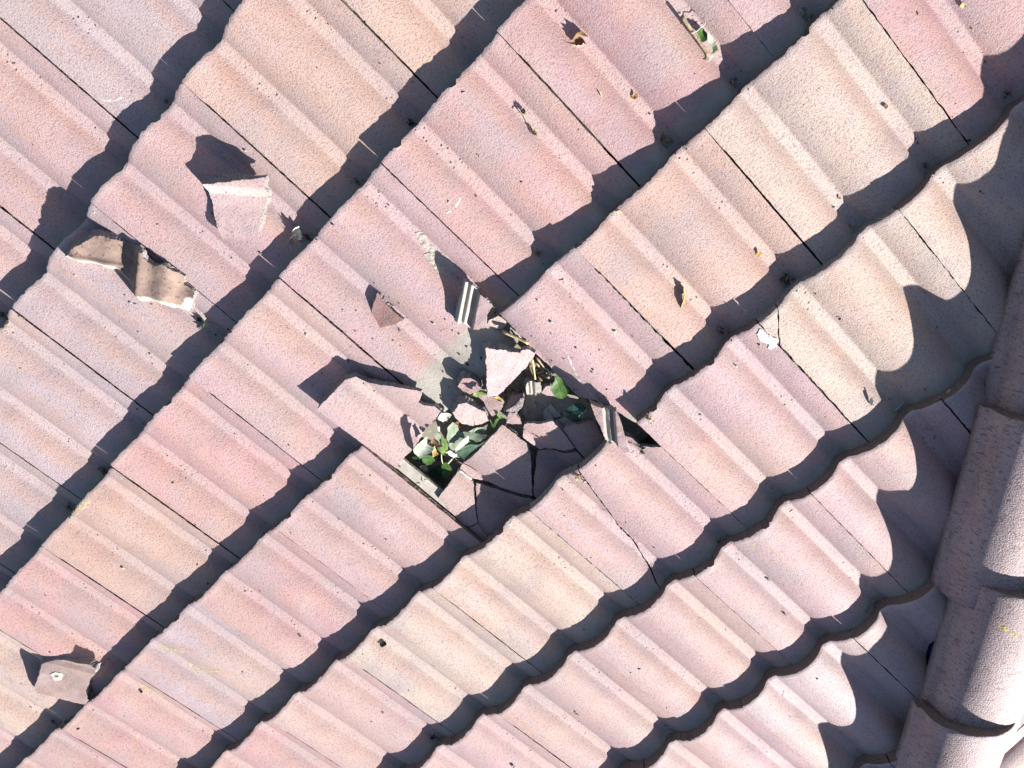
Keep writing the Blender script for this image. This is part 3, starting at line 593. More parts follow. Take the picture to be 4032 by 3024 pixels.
LEAVES = [{'name': 'leaf', 'label': None, 'cat': 'leaf', 'parent': 'sprig', 'poly': [(0.0458, 0.0139), (0.0395, -0.0011), (0.0291, -0.0175), (0.018, -0.0266), (0.0041, -0.0383), (-0.0128, -0.0404), (-0.0135, -0.0276), (0.0026, -0.0046), (-0.0074, -0.0071), (-0.0209, 0.0019), (-0.0378, 0.0179), (-0.0491, 0.0214), (-0.0368, 0.0259), (-0.0187, 0.0271), (-0.0004, 0.019), (0.0217, 0.0191), (0.0386, 0.0188)], 'o': (0.1419, 1.1751, -0.03), 'x': (1.0, 0.0, 0.0), 'y': (0.0, 0.9701, -0.2425), 'n': (0.0, 0.2425, 0.9701), 'mats': ('sage', 'green'), 'curl': (6, 0), 'vein': ((0.0458, 0.0139), (-0.0095, -0.0351)), 'thick': 0.0006}, {'name': 'leaf', 'label': None, 'cat': 'leaf', 'parent': 'sprig', 'poly': [(0.0317, -0.0169), (0.0306, -0.0084), (0.0285, 0.0039), (0.0278, 0.0104), (0.0076, 0.0081), (-0.0115, 0.0089), (-0.0291, 0.0111), (-0.0464, 0.0106), (-0.0373, 0.008), (-0.0205, 0.0051), (-0.0113, -0.005), (-0.0025, -0.0086), (0.0111, -0.0124), (0.0234, -0.0151)], 'o': (0.1543, 1.2075, -0.034), 'x': (0.995, 0.002, -0.0995), 'y': (0.0, 0.9998, 0.02), 'n': (0.0995, -0.0199, 0.9948), 'mats': ('teal', 'sage'), 'curl': (5, 0), 'vein': ((0.031, -0.0151), (-0.0446, 0.0104)), 'thick': 0.0006}, {'name': 'leaf', 'label': None, 'cat': 'leaf', 'parent': 'sprig', 'poly': [(-0.0252, -0.0063), (-0.0106, 0.0066), (0.0023, 0.008), (0.016, 0.006), (0.0221, -0.0004), (0.012, -0.0026), (-0.0002, -0.005), (-0.0159, -0.0061)], 'o': (0.1517, 1.1853, -0.02), 'x': (1.0, 0.0, 0.0), 'y': (0.0, 0.8944, -0.4472), 'n': (0.0, 0.4472, 0.8944), 'mats': ('cream', 'sage'), 'curl': (9, 0), 'vein': ((0.0216, -0.0004), (-0.0244, -0.0055)), 'thick': 0.0006}, {'name': 'leaf', 'label': None, 'cat': 'leaf', 'parent': 'sprig', 'poly': [(0.0041, -0.0171), (-0.0029, -0.0095), (-0.0085, 0.0046), (-0.0185, 0.014), (-0.0026, 0.0069), (0.0081, 0.0068), (0.0078, 0.0002), (0.0126, -0.006)], 'o': (0.1269, 1.1989, -0.026), 'x': (1.0, 0.0, 0.0), 'y': (-0.0, 0.9806, 0.1961), 'n': (0.0, -0.1961, 0.9806), 'mats': ('darkgreen', 'sage'), 'curl': (14, 0), 'vein': ((0.0071, -0.0128), (-0.0176, 0.0137)), 'thick': 0.0006}, {'name': 'leaf', 'label': None, 'cat': 'leaf', 'parent': 'sprig', 'poly': [(-0.003, -0.0166), (-0.0107, -0.0069), (-0.0052, 0.0016), (0.0088, 0.0202), (0.0077, 0.0078), (0.0025, -0.006)], 'o': (0.1779, 1.1425, -0.018), 'x': (1.0, 0.0, 0.0), 'y': (0.0, 0.995, -0.0995), 'n': (0.0, 0.0995, 0.995), 'mats': ('sage', 'green'), 'curl': (8, 0), 'vein': ((-0.0033, -0.0158), (0.0088, 0.0197)), 'thick': 0.0006}, {'name': 'leaf', 'label': None, 'cat': 'leaf', 'parent': 'sprig', 'poly': [(-0.0157, -0.019), (-0.0185, -0.008), (-0.0115, 0.0041), (0.002, 0.0155), (0.0141, 0.0202), (0.0147, 0.0112), (0.0137, -0.0011), (0.0103, -0.0088), (-0.0006, -0.0006), (-0.008, -0.0131)], 'o': (0.1866, 1.1631, -0.018), 'x': (1.0, 0.0, 0.0), 'y': (0.0, 0.9929, -0.1191), 'n': (0.0, 0.1191, 0.9929), 'mats': ('bright', 'green'), 'curl': (-14, 0), 'vein': ((-0.0166, -0.0154), (0.0136, 0.0193)), 'thick': 0.0006}, {'name': 'leaf', 'label': None, 'cat': 'leaf', 'parent': 'sprig', 'poly': [(0.0043, -0.0156), (-0.004, -0.0118), (-0.0041, -0.0004), (-0.0049, 0.0082), (-0.0025, 0.0163), (0.0041, 0.0074), (0.0069, -0.0039)], 'o': (0.1861, 1.1902, -0.024), 'x': (1.0, 0.0, 0.0), 'y': (0.0, 0.9285, -0.3714), 'n': (0.0, 0.3714, 0.9285), 'mats': ('cream', 'cream'), 'curl': (5, 0), 'vein': None, 'thick': 0.0006}, {'name': 'pale_leaf', 'label': 'pale curled leaf against the left rim of the hole', 'cat': 'leaf', 'parent': None, 'poly': [(0.0176, -0.0133), (-0.0086, -0.0167), (-0.0296, -0.0156), (-0.0124, -0.0018), (-0.0179, 0.0118), (-0.0078, 0.0154), (0.0117, 0.015), (0.0243, 0.0105), (0.0236, -0.0047)], 'o': (0.2169, 1.1357, -0.018), 'x': (0.9989, -0.0156, -0.0445), 'y': (-0.0, 0.9439, -0.3304), 'n': (0.0471, 0.33, 0.9428), 'mats': ('pale', 'sage'), 'curl': (14, 0), 'vein': ((0.021, -0.0104), (-0.028, -0.0141)), 'thick': 0.0006}, {'name': 'dark_leaf', 'label': 'dark green leaf deep in the lower left corner of the hole', 'cat': 'leaf', 'parent': None, 'poly': [(0.0171, -0.0202), (0.0025, -0.0114), (-0.0139, 0.0051), (-0.0128, 0.014), (-0.005, 0.0148), (0.0121, -0.0023)], 'o': (0.2628, 1.1613, -0.06), 'x': (1.0, 0.0, 0.0), 'y': (-0.0, 0.995, 0.0995), 'n': (0.0, -0.0995, 0.995), 'mats': ('darkgreen', 'green'), 'curl': (5, 0), 'vein': ((0.0173, -0.0196), (-0.0125, 0.0138)), 'thick': 0.0006}, {'name': 'teal_leaf', 'label': 'blue-green leaf scrap beside the grey side lock', 'cat': 'leaf', 'parent': None, 'poly': [(0.007, -0.0097), (-0.0117, -0.0045), (-0.0005, 0.0078), (0.0053, 0.0064)], 'o': (0.2708, 1.1795, -0.055), 'x': (1.0, 0.0, 0.0), 'y': (0.0, 1.0, 0.0), 'n': (0.0, 0.0, 1.0), 'mats': ('sage', 'green'), 'curl': (10, 0), 'vein': None, 'thick': 0.0006}, {'name': 'dark_leaf', 'label': 'nearly black leaf at the very bottom of the hole', 'cat': 'leaf', 'parent': None, 'poly': [(0.0058, -0.0131), (-0.0149, -0.0105), (-0.0231, -0.0034), (0.0063, 0.028), (0.0128, 0.0061), (0.0134, -0.007)], 'o': (0.2698, 1.2058, -0.07), 'x': (1.0, 0.0, 0.0), 'y': (-0.0, 0.995, 0.0995), 'n': (0.0, -0.0995, 0.995), 'mats': ('darkgreen', 'green'), 'curl': (5, 0), 'vein': ((-0.0204, -0.0058), (0.0065, 0.0265)), 'thick': 0.0006}, {'name': 'dark_leaf', 'label': "dark green leaf standing between the sprig's stem and the triangular fragment", 'cat': 'leaf', 'parent': None, 'poly': [(0.0004, -0.0146), (-0.0137, -0.0133), (-0.0142, -0.0044), (-0.0116, 0.0075), (0.0063, 0.0144), (0.0206, 0.0132), (0.0124, -0.0025)], 'o': (0.2351, 1.2116, -0.05), 'x': (0.9951, -0.0099, -0.0985), 'y': (0.0, 0.995, -0.0995), 'n': (0.099, 0.099, 0.9901), 'mats': ('green', 'sage'), 'curl': (8, 0), 'vein': ((0.0013, -0.0126), (0.0063, 0.0144)), 'thick': 0.0006}, {'name': 'dark_leaf', 'label': 'folded green leaf below the pale curled leaf at the left rim', 'cat': 'leaf', 'parent': None, 'poly': [(0.0041, -0.0154), (-0.0059, -0.0129), (-0.0144, 0.0002), (-0.0088, 0.0122), (0.0031, 0.0137), (0.0113, 0.0072), (0.0108, -0.0048)], 'o': (0.2475, 1.1686, -0.048), 'x': (0.9952, 0.0191, 0.0957), 'y': (0.0, 0.9806, -0.1961), 'n': (-0.0976, 0.1952, 0.9759), 'mats': ('green', 'sage'), 'curl': (10, 0), 'vein': ((0.0043, -0.014), (-0.0047, 0.0135)), 'thick': 0.0006}, {'name': 'sage_leaf', 'label': 'grey-green leaf half hidden under the edge of the shield-shaped fragment', 'cat': 'leaf', 'parent': None, 'poly': [(0.0148, -0.0163), (-0.0043, -0.0114), (-0.0175, -0.0008), (-0.0303, 0.0007), (-0.0121, 0.0113), (0.005, 0.0115), (0.0204, 0.0076), (0.0245, -0.0025)], 'o': (0.1193, 1.1946, -0.044), 'x': (0.9988, -0.0096, -0.048), 'y': (-0.0, 0.9806, -0.1961), 'n': (0.049, 0.1959, 0.9794), 'mats': ('sage', 'green'), 'curl': (8, 0), 'vein': ((0.0227, -0.0066), (-0.0251, 0.0011)), 'thick': 0.0006}, {'name': 'brown_leaf', 'label': 'brown dry leaf deep under the rounded pale fragment', 'cat': 'leaf', 'parent': None, 'poly': [(-0.0071, -0.0155), (-0.0127, -0.0046), (-0.0063, 0.0107), (0.007, 0.0139), (0.0128, 0.0055), (0.0064, -0.0099)], 'o': (0.145, 1.1558, -0.052), 'x': (1.0, 0.0, 0.0), 'y': (0.0, 0.995, -0.0995), 'n': (0.0, 0.0995, 0.995), 'mats': ('brown', 'olive'), 'curl': (14, 0), 'vein': None, 'thick': 0.0006}, {'name': 'yellow_leaf', 'label': 'small golden brown leaf between the green leaves of the sprig', 'cat': 'leaf', 'parent': None, 'poly': [(-0.0025, -0.0102), (-0.0114, -0.0105), (0.0003, 0.0047), (0.0007, 0.0108), (0.0131, 0.0054)], 'o': (0.2068, 1.1583, -0.02), 'x': (1.0, 0.0, 0.0), 'y': (0.0, 0.9578, -0.2873), 'n': (0.0, 0.2873, 0.9578), 'mats': ('gold', 'brown'), 'curl': (10, 0), 'vein': None, 'thick': 0.0006}, {'name': 'brown_leaf', 'label': 'brown crumpled leaf behind the small golden leaf', 'cat': 'leaf', 'parent': None, 'poly': [(0.0084, -0.0103), (-0.0068, -0.0092), (-0.0084, 0.0034), (-0.0023, 0.0113), (0.0053, 0.0066), (0.0038, -0.0017)], 'o': (0.2104, 1.1536, -0.055), 'x': (1.0, 0.0, 0.0), 'y': (0.0, 0.995, -0.0995), 'n': (0.0, 0.0995, 0.995), 'mats': ('brown', 'brown'), 'curl': (16, 0), 'vein': None, 'thick': 0.0006}, {'name': 'pale_scrap', 'label': 'pale torn leaf scrap on the broken edge above the sprig', 'cat': 'leaf', 'parent': None, 'poly': [(0.0116, -0.0094), (-0.0042, -0.0138), (-0.0146, -0.0012), (-0.0144, 0.0057), (0.0058, 0.0098), (0.0051, 0.0047), (0.0108, 0.0044)], 'o': (0.1348, 1.1195, -0.022), 'x': (1.0, 0.0, 0.0), 'y': (0.0, 0.9806, -0.1961), 'n': (0.0, 0.1961, 0.9806), 'mats': ('cream', 'cream'), 'curl': (18, 0), 'vein': None, 'thick': 0.0006}, {'name': 'pale_scrap', 'label': "white hooked leaf stalk standing above the sprig's small leaf", 'cat': 'leaf', 'parent': None, 'poly': [(-0.0045, -0.0075), (-0.0071, -0.0044), (0.0046, 0.0075), (0.0071, 0.0045)], 'o': (0.1674, 1.1316, -0.026), 'x': (1.0, 0.0, 0.0), 'y': (0.0, 0.9578, -0.2873), 'n': (0.0, 0.2873, 0.9578), 'mats': ('cream', 'cream'), 'curl': (10, 0), 'vein': None, 'thick': 0.0006}, {'name': 'green_leaf', 'label': 'bright green leaf with a scalloped edge sticking out under the broken tile', 'cat': 'leaf', 'parent': None, 'poly': [(-0.0131, -0.0273), (-0.0154, -0.0164), (-0.0168, -0.0077), (-0.0128, 0.001), (-0.0124, 0.0049), (-0.0087, 0.0053), (-0.0097, 0.015), (-0.0043, 0.018), (0.0045, 0.0205), (0.0118, 0.0201), (0.0165, 0.0142), (0.0193, 0.0064), (0.019, -0.0006), (0.0171, -0.0132), (0.0067, -0.0195), (-0.001, -0.02)], 'o': (-0.0824, 1.236, -0.026), 'x': (0.9951, 0.0099, 0.0985), 'y': (0.0, 0.995, -0.0995), 'n': (-0.099, 0.099, 0.9901), 'mats': ('green', 'sage'), 'curl': (8, 0), 'vein': ((-0.0105, -0.0272), (0.0117, 0.0173)), 'thick': 0.0006}, {'name': 'teal_leaf', 'label': 'dark blue-green leaf with a pale torn margin, right of the dark board', 'cat': 'leaf', 'parent': None, 'poly': [(0.0195, -0.0166), (0.0104, -0.0166), (-0.0069, -0.0173), (-0.0175, -0.0094), (-0.0184, -0.0021), (-0.018, 0.0067), (-0.0118, 0.0079), (-0.0092, 0.0149), (0.0064, 0.018), (0.0104, 0.0098), (0.0164, 0.0078), (0.0192, -0.0031)], 'o': (-0.0677, 1.3011, -0.045), 'x': (1.0, 0.0, 0.0), 'y': (-0.0, 0.9929, 0.1191), 'n': (0.0, -0.1191, 0.9929), 'mats': ('darkteal', 'sage'), 'curl': (10, 0), 'vein': ((0.0195, -0.0152), (-0.0146, 0.0077)), 'thick': 0.0006}, {'name': 'pale_scrap', 'label': 'sage green leaf margin at the lower right of the dark blue-green leaf', 'cat': 'leaf', 'parent': None, 'poly': [(-0.0141, -0.0033), (-0.0061, 0.0032), (0.0074, 0.0067), (0.0099, -0.0012), (0.006, -0.0027), (-0.0031, -0.0027)], 'o': (-0.0695, 1.3122, -0.042), 'x': (1.0, 0.0, 0.0), 'y': (0.0, 0.995, -0.0995), 'n': (0.0, 0.0995, 0.995), 'mats': ('sage', 'sage'), 'curl': (10, 0), 'vein': None, 'thick': 0.0006}, {'name': 'brown_leaf', 'label': 'olive leaf behind the head of the ribbed strip', 'cat': 'leaf', 'parent': None, 'poly': [(0.0059, -0.0131), (-0.001, -0.015), (-0.0051, -0.0057), (-0.0106, -0.002), (-0.0009, 0.0043), (-0.0009, 0.0182), (0.0075, 0.0162), (0.0053, -0.0028)], 'o': (-0.0908, 1.297, -0.05), 'x': (1.0, 0.0, 0.0), 'y': (0.0, 1.0, 0.0), 'n': (0.0, 0.0, 1.0), 'mats': ('olive', 'olive'), 'curl': (8, 0), 'vein': None, 'thick': 0.0006}, {'name': 'curled_leaf', 'label': 'curled green leaf edge-on between the two pink fragments in the hole', 'cat': 'leaf', 'parent': None, 'poly': [(0.0063, -0.0135), (0.0143, -0.001), (0.0158, 0.0076), (0.0075, 0.0053), (-0.0034, 0.0004), (-0.0128, 0.0016), (-0.0212, 0.0073), (-0.013, -0.0032), (-0.0029, -0.005), (0.0099, 0.0006)], 'o': (0.0707, 1.2036, -0.04), 'x': (1.0, 0.0, 0.0), 'y': (0.0, 1.0, 0.0), 'n': (0.0, 0.0, 1.0), 'mats': ('green', 'sage'), 'curl': (12, 0), 'vein': None, 'thick': 0.0006}, {'name': 'pale_scrap', 'label': 'pale green leaf tip below the point of the downward pink fragment', 'cat': 'leaf', 'parent': None, 'poly': [(-0.0011, -0.0084), (-0.005, -0.0014), (0.0004, 0.0098), (0.0036, 0.0036), (0.0022, -0.0035)], 'o': (0.0536, 1.1953, -0.03), 'x': (1.0, 0.0, 0.0), 'y': (0.0, 0.9806, -0.1961), 'n': (0.0, 0.1961, 0.9806), 'mats': ('bright', 'sage'), 'curl': (15, 0), 'vein': None, 'thick': 0.0006}, {'name': 'yellow_leaf', 'label': 'yellow-green leaf scrap squeezed between the flagged and the brightest fragments', 'cat': 'leaf', 'parent': None, 'poly': [(0.013, -0.0104), (0.0016, -0.0079), (-0.01, -0.001), (-0.0151, 0.0099), (-0.0061, 0.0072), (-0.0011, 0.0019), (0.0035, 0.0052), (0.0077, 0.0002), (0.0068, -0.0051)], 'o': (0.0485, 1.132, -0.022), 'x': (1.0, 0.0, 0.0), 'y': (0.0, 0.9806, -0.1961), 'n': (0.0, 0.1961, 0.9806), 'mats': ('bright', 'gold'), 'curl': (10, 0), 'vein': None, 'thick': 0.0006}, {'name': 'gold_scrap', 'label': 'gold-brown scrap under the lower tip of the brightest fragment', 'cat': 'leaf', 'parent': None, 'poly': [(0.0071, -0.0136), (-0.0033, -0.0054), (-0.0049, 0.0033), (-0.0025, 0.0097), (0.0036, 0.006)], 'o': (0.0278, 1.171, -0.036), 'x': (1.0, 0.0, 0.0), 'y': (0.0, 0.9806, -0.1961), 'n': (0.0, 0.1961, 0.9806), 'mats': ('gold', 'brown'), 'curl': (14, 0), 'vein': None, 'thick': 0.0006}]
STALKS = [{'name': 'stem', 'label': None, 'cat': 'stalk', 'group': None, 'pts': [(0.1879, 1.1983, -0.044), (0.2103, 1.2025, -0.046), (0.2285, 1.2045, -0.05), (0.241, 1.2117, -0.054), (0.2511, 1.224, -0.058)], 'rad': 0.0022, 'mat': 'stem', 'parent': 'sprig'}, {'name': 'stem', 'label': None, 'cat': 'stalk', 'group': None, 'pts': [(0.2095, 1.1756, -0.036), (0.2241, 1.1886, -0.044), (0.2312, 1.1979, -0.048), (0.2285, 1.2045, -0.05)], 'rad': 0.0013, 'mat': 'stem', 'parent': 'sprig'}, {'name': 'red_stem', 'label': 'thin red-brown stalk lying from the sprig across the shield-shaped fragment', 'cat': 'stalk', 'group': None, 'pts': [(0.201, 1.2002, -0.038), (0.1849, 1.2165, -0.022), (0.173, 1.233, -0.012), (0.1692, 1.2476, -0.008)], 'rad': 0.0011, 'mat': 'brown', 'parent': None}, {'name': 'broken_stick', 'label': 'short pale stick poking out of the crack above the triangular fragment', 'cat': 'stick', 'group': None, 'pts': [(0.194, 1.2184, -0.004), (0.1948, 1.2309, -0.01), (0.196, 1.243, -0.014), (0.1962, 1.2561, -0.018)], 'rad': 0.003, 'mat': 'grey', 'parent': None}, {'name': 'wood_splinter', 'label': "yellow wood splinter lying along the broken tile's edge at the top of the hole", 'cat': 'splinter', 'group': None, 'pts': [(-0.0802, 1.0713, -0.03), (-0.0881, 1.0888, -0.028), (-0.096, 1.1078, -0.027), (-0.1016, 1.1236, -0.024)], 'rad': 0.0036, 'mat': 'straw', 'parent': None}, {'name': 'straw_stalk', 'label': None, 'cat': 'stalk', 'group': 'dry straw stalks in the tuft under the broken tile', 'pts': [(-0.0835, 1.1526, -0.03), (-0.071, 1.1684, -0.036), (-0.0531, 1.1913, -0.044)], 'rad': 0.0024, 'mat': 'straw', 'parent': None}, {'name': 'straw_stalk', 'label': None, 'cat': 'stalk', 'group': 'dry straw stalks in the tuft under the broken tile', 'pts': [(-0.0705, 1.1569, -0.035), (-0.0608, 1.1715, -0.04), (-0.0534, 1.1891, -0.046)], 'rad': 0.002, 'mat': 'brown', 'parent': None}, {'name': 'straw_stalk', 'label': None, 'cat': 'stalk', 'group': 'dry straw stalks in the tuft under the broken tile', 'pts': [(-0.0802, 1.1639, -0.038), (-0.0789, 1.1788, -0.042), (-0.0758, 1.1939, -0.046)], 'rad': 0.0026, 'mat': 'tan', 'parent': None}, {'name': 'straw_stalk', 'label': None, 'cat': 'stalk', 'group': 'dry straw stalks in the tuft under the broken tile', 'pts': [(-0.0914, 1.1565, -0.03), (-0.0875, 1.174, -0.034), (-0.0847, 1.1903, -0.04)], 'rad': 0.0022, 'mat': 'tan', 'parent': None}, {'name': 'straw_stalk', 'label': None, 'cat': 'stalk', 'group': 'dry straw stalks in the tuft under the broken tile', 'pts': [(-0.0676, 1.1759, -0.05), (-0.0742, 1.1865, -0.05), (-0.0773, 1.1974, -0.05)], 'rad': 0.0022, 'mat': 'brown', 'parent': None}, {'name': 'straw_stalk', 'label': None, 'cat': 'stalk', 'group': 'dry straw stalks in the tuft under the broken tile', 'pts': [(-0.0621, 1.185, -0.05), (-0.071, 1.1916, -0.05), (-0.0737, 1.1905, -0.05)], 'rad': 0.0018, 'mat': 'straw', 'parent': None}, {'name': 'straw_stalk', 'label': None, 'cat': 'stalk', 'group': 'dry straw stalks in the tuft under the broken tile', 'pts': [(-0.0575, 1.1893, -0.056), (-0.0583, 1.199, -0.056), (-0.0564, 1.208, -0.056)], 'rad': 0.0024, 'mat': 'brown', 'parent': None}, {'name': 'straw_stalk', 'label': None, 'cat': 'stalk', 'group': 'dry straw stalks in the tuft under the broken tile', 'pts': [(-0.0674, 1.1936, -0.05), (-0.0709, 1.204, -0.05), (-0.0745, 1.2108, -0.05)], 'rad': 0.003, 'mat': 'tan', 'parent': None}, {'name': 'straw_stalk', 'label': None, 'cat': 'stalk', 'group': 'dry straw stalks in the tuft under the broken tile', 'pts': [(-0.0914, 1.1629, -0.036), (-0.0878, 1.1735, -0.036), (-0.085, 1.1916, -0.042), (-0.0754, 1.2081, -0.05)], 'rad': 0.0016, 'mat': 'brown', 'parent': None}]
T3A = [(0, 0), (0.19669999999999999, 0), (0.1977, 0.0282), (0.2001, 0.0637), (0.2053, 0.1025), (0.2028, 0.1382), (0.2066, 0.174), (0.2076, 0.2045), (0.2079, 0.2374), (0.1999, 0.2508), (0.1842, 0.2637), (0.173, 0.2924), (0.1673, 0.308), (0.1635, 0.3286), (0.1566, 0.3541), (0.15259999999999999, 0.422), (0, 0.422)]
T4L = [(0.1593, 0), (0.2976, 0), (0.2976, 0.422), (0.2496, 0.422), (0.23759999999999998, 0.3368), (0.2258, 0.3037), (0.218, 0.2693), (0.20529999999999998, 0.2241), (0.2022, 0.1703), (0.18839999999999998, 0.1248)]
T4R = [(0.0701, 0), (0.15610000000000002, 0), (0.1852, 0.1248), (0.199, 0.1703), (0.2021, 0.2241), (0.21480000000000002, 0.2693), (0.22260000000000002, 0.3037), (0.2344, 0.3368), (0.2464, 0.422), (0, 0.422), (0, 0.0757), (0.0182, 0.065), (0.0329, 0.0508), (0.0338, 0.0249), (0.0424, 0.0157), (0.061, 0.015)]
F1 = [(0.0021, -0.0001), (-0.0778, -0.0007), (-0.0982, 0.011), (-0.1008, 0.0244), (-0.1111, 0.0405), (-0.1331, 0.0607), (-0.1589, 0.0914), (-0.1791, 0.1222), (-0.1685, 0.1288), (-0.1555, 0.1356), (-0.1595, 0.1483), (-0.1724, 0.163), (-0.1733, 0.1811), (-0.14, 0.1857), (-0.1056, 0.1908), (-0.0806, 0.1995), (-0.0594, 0.2027), (-0.0387, 0.2009), (-0.0018, 0.208)]
CRK = [(0.2564, 0.0), (0.2629, 0.0087), (0.2717, 0.0214), (0.2816, 0.0337), (0.2921, 0.0503), (0.3031, 0.059)]
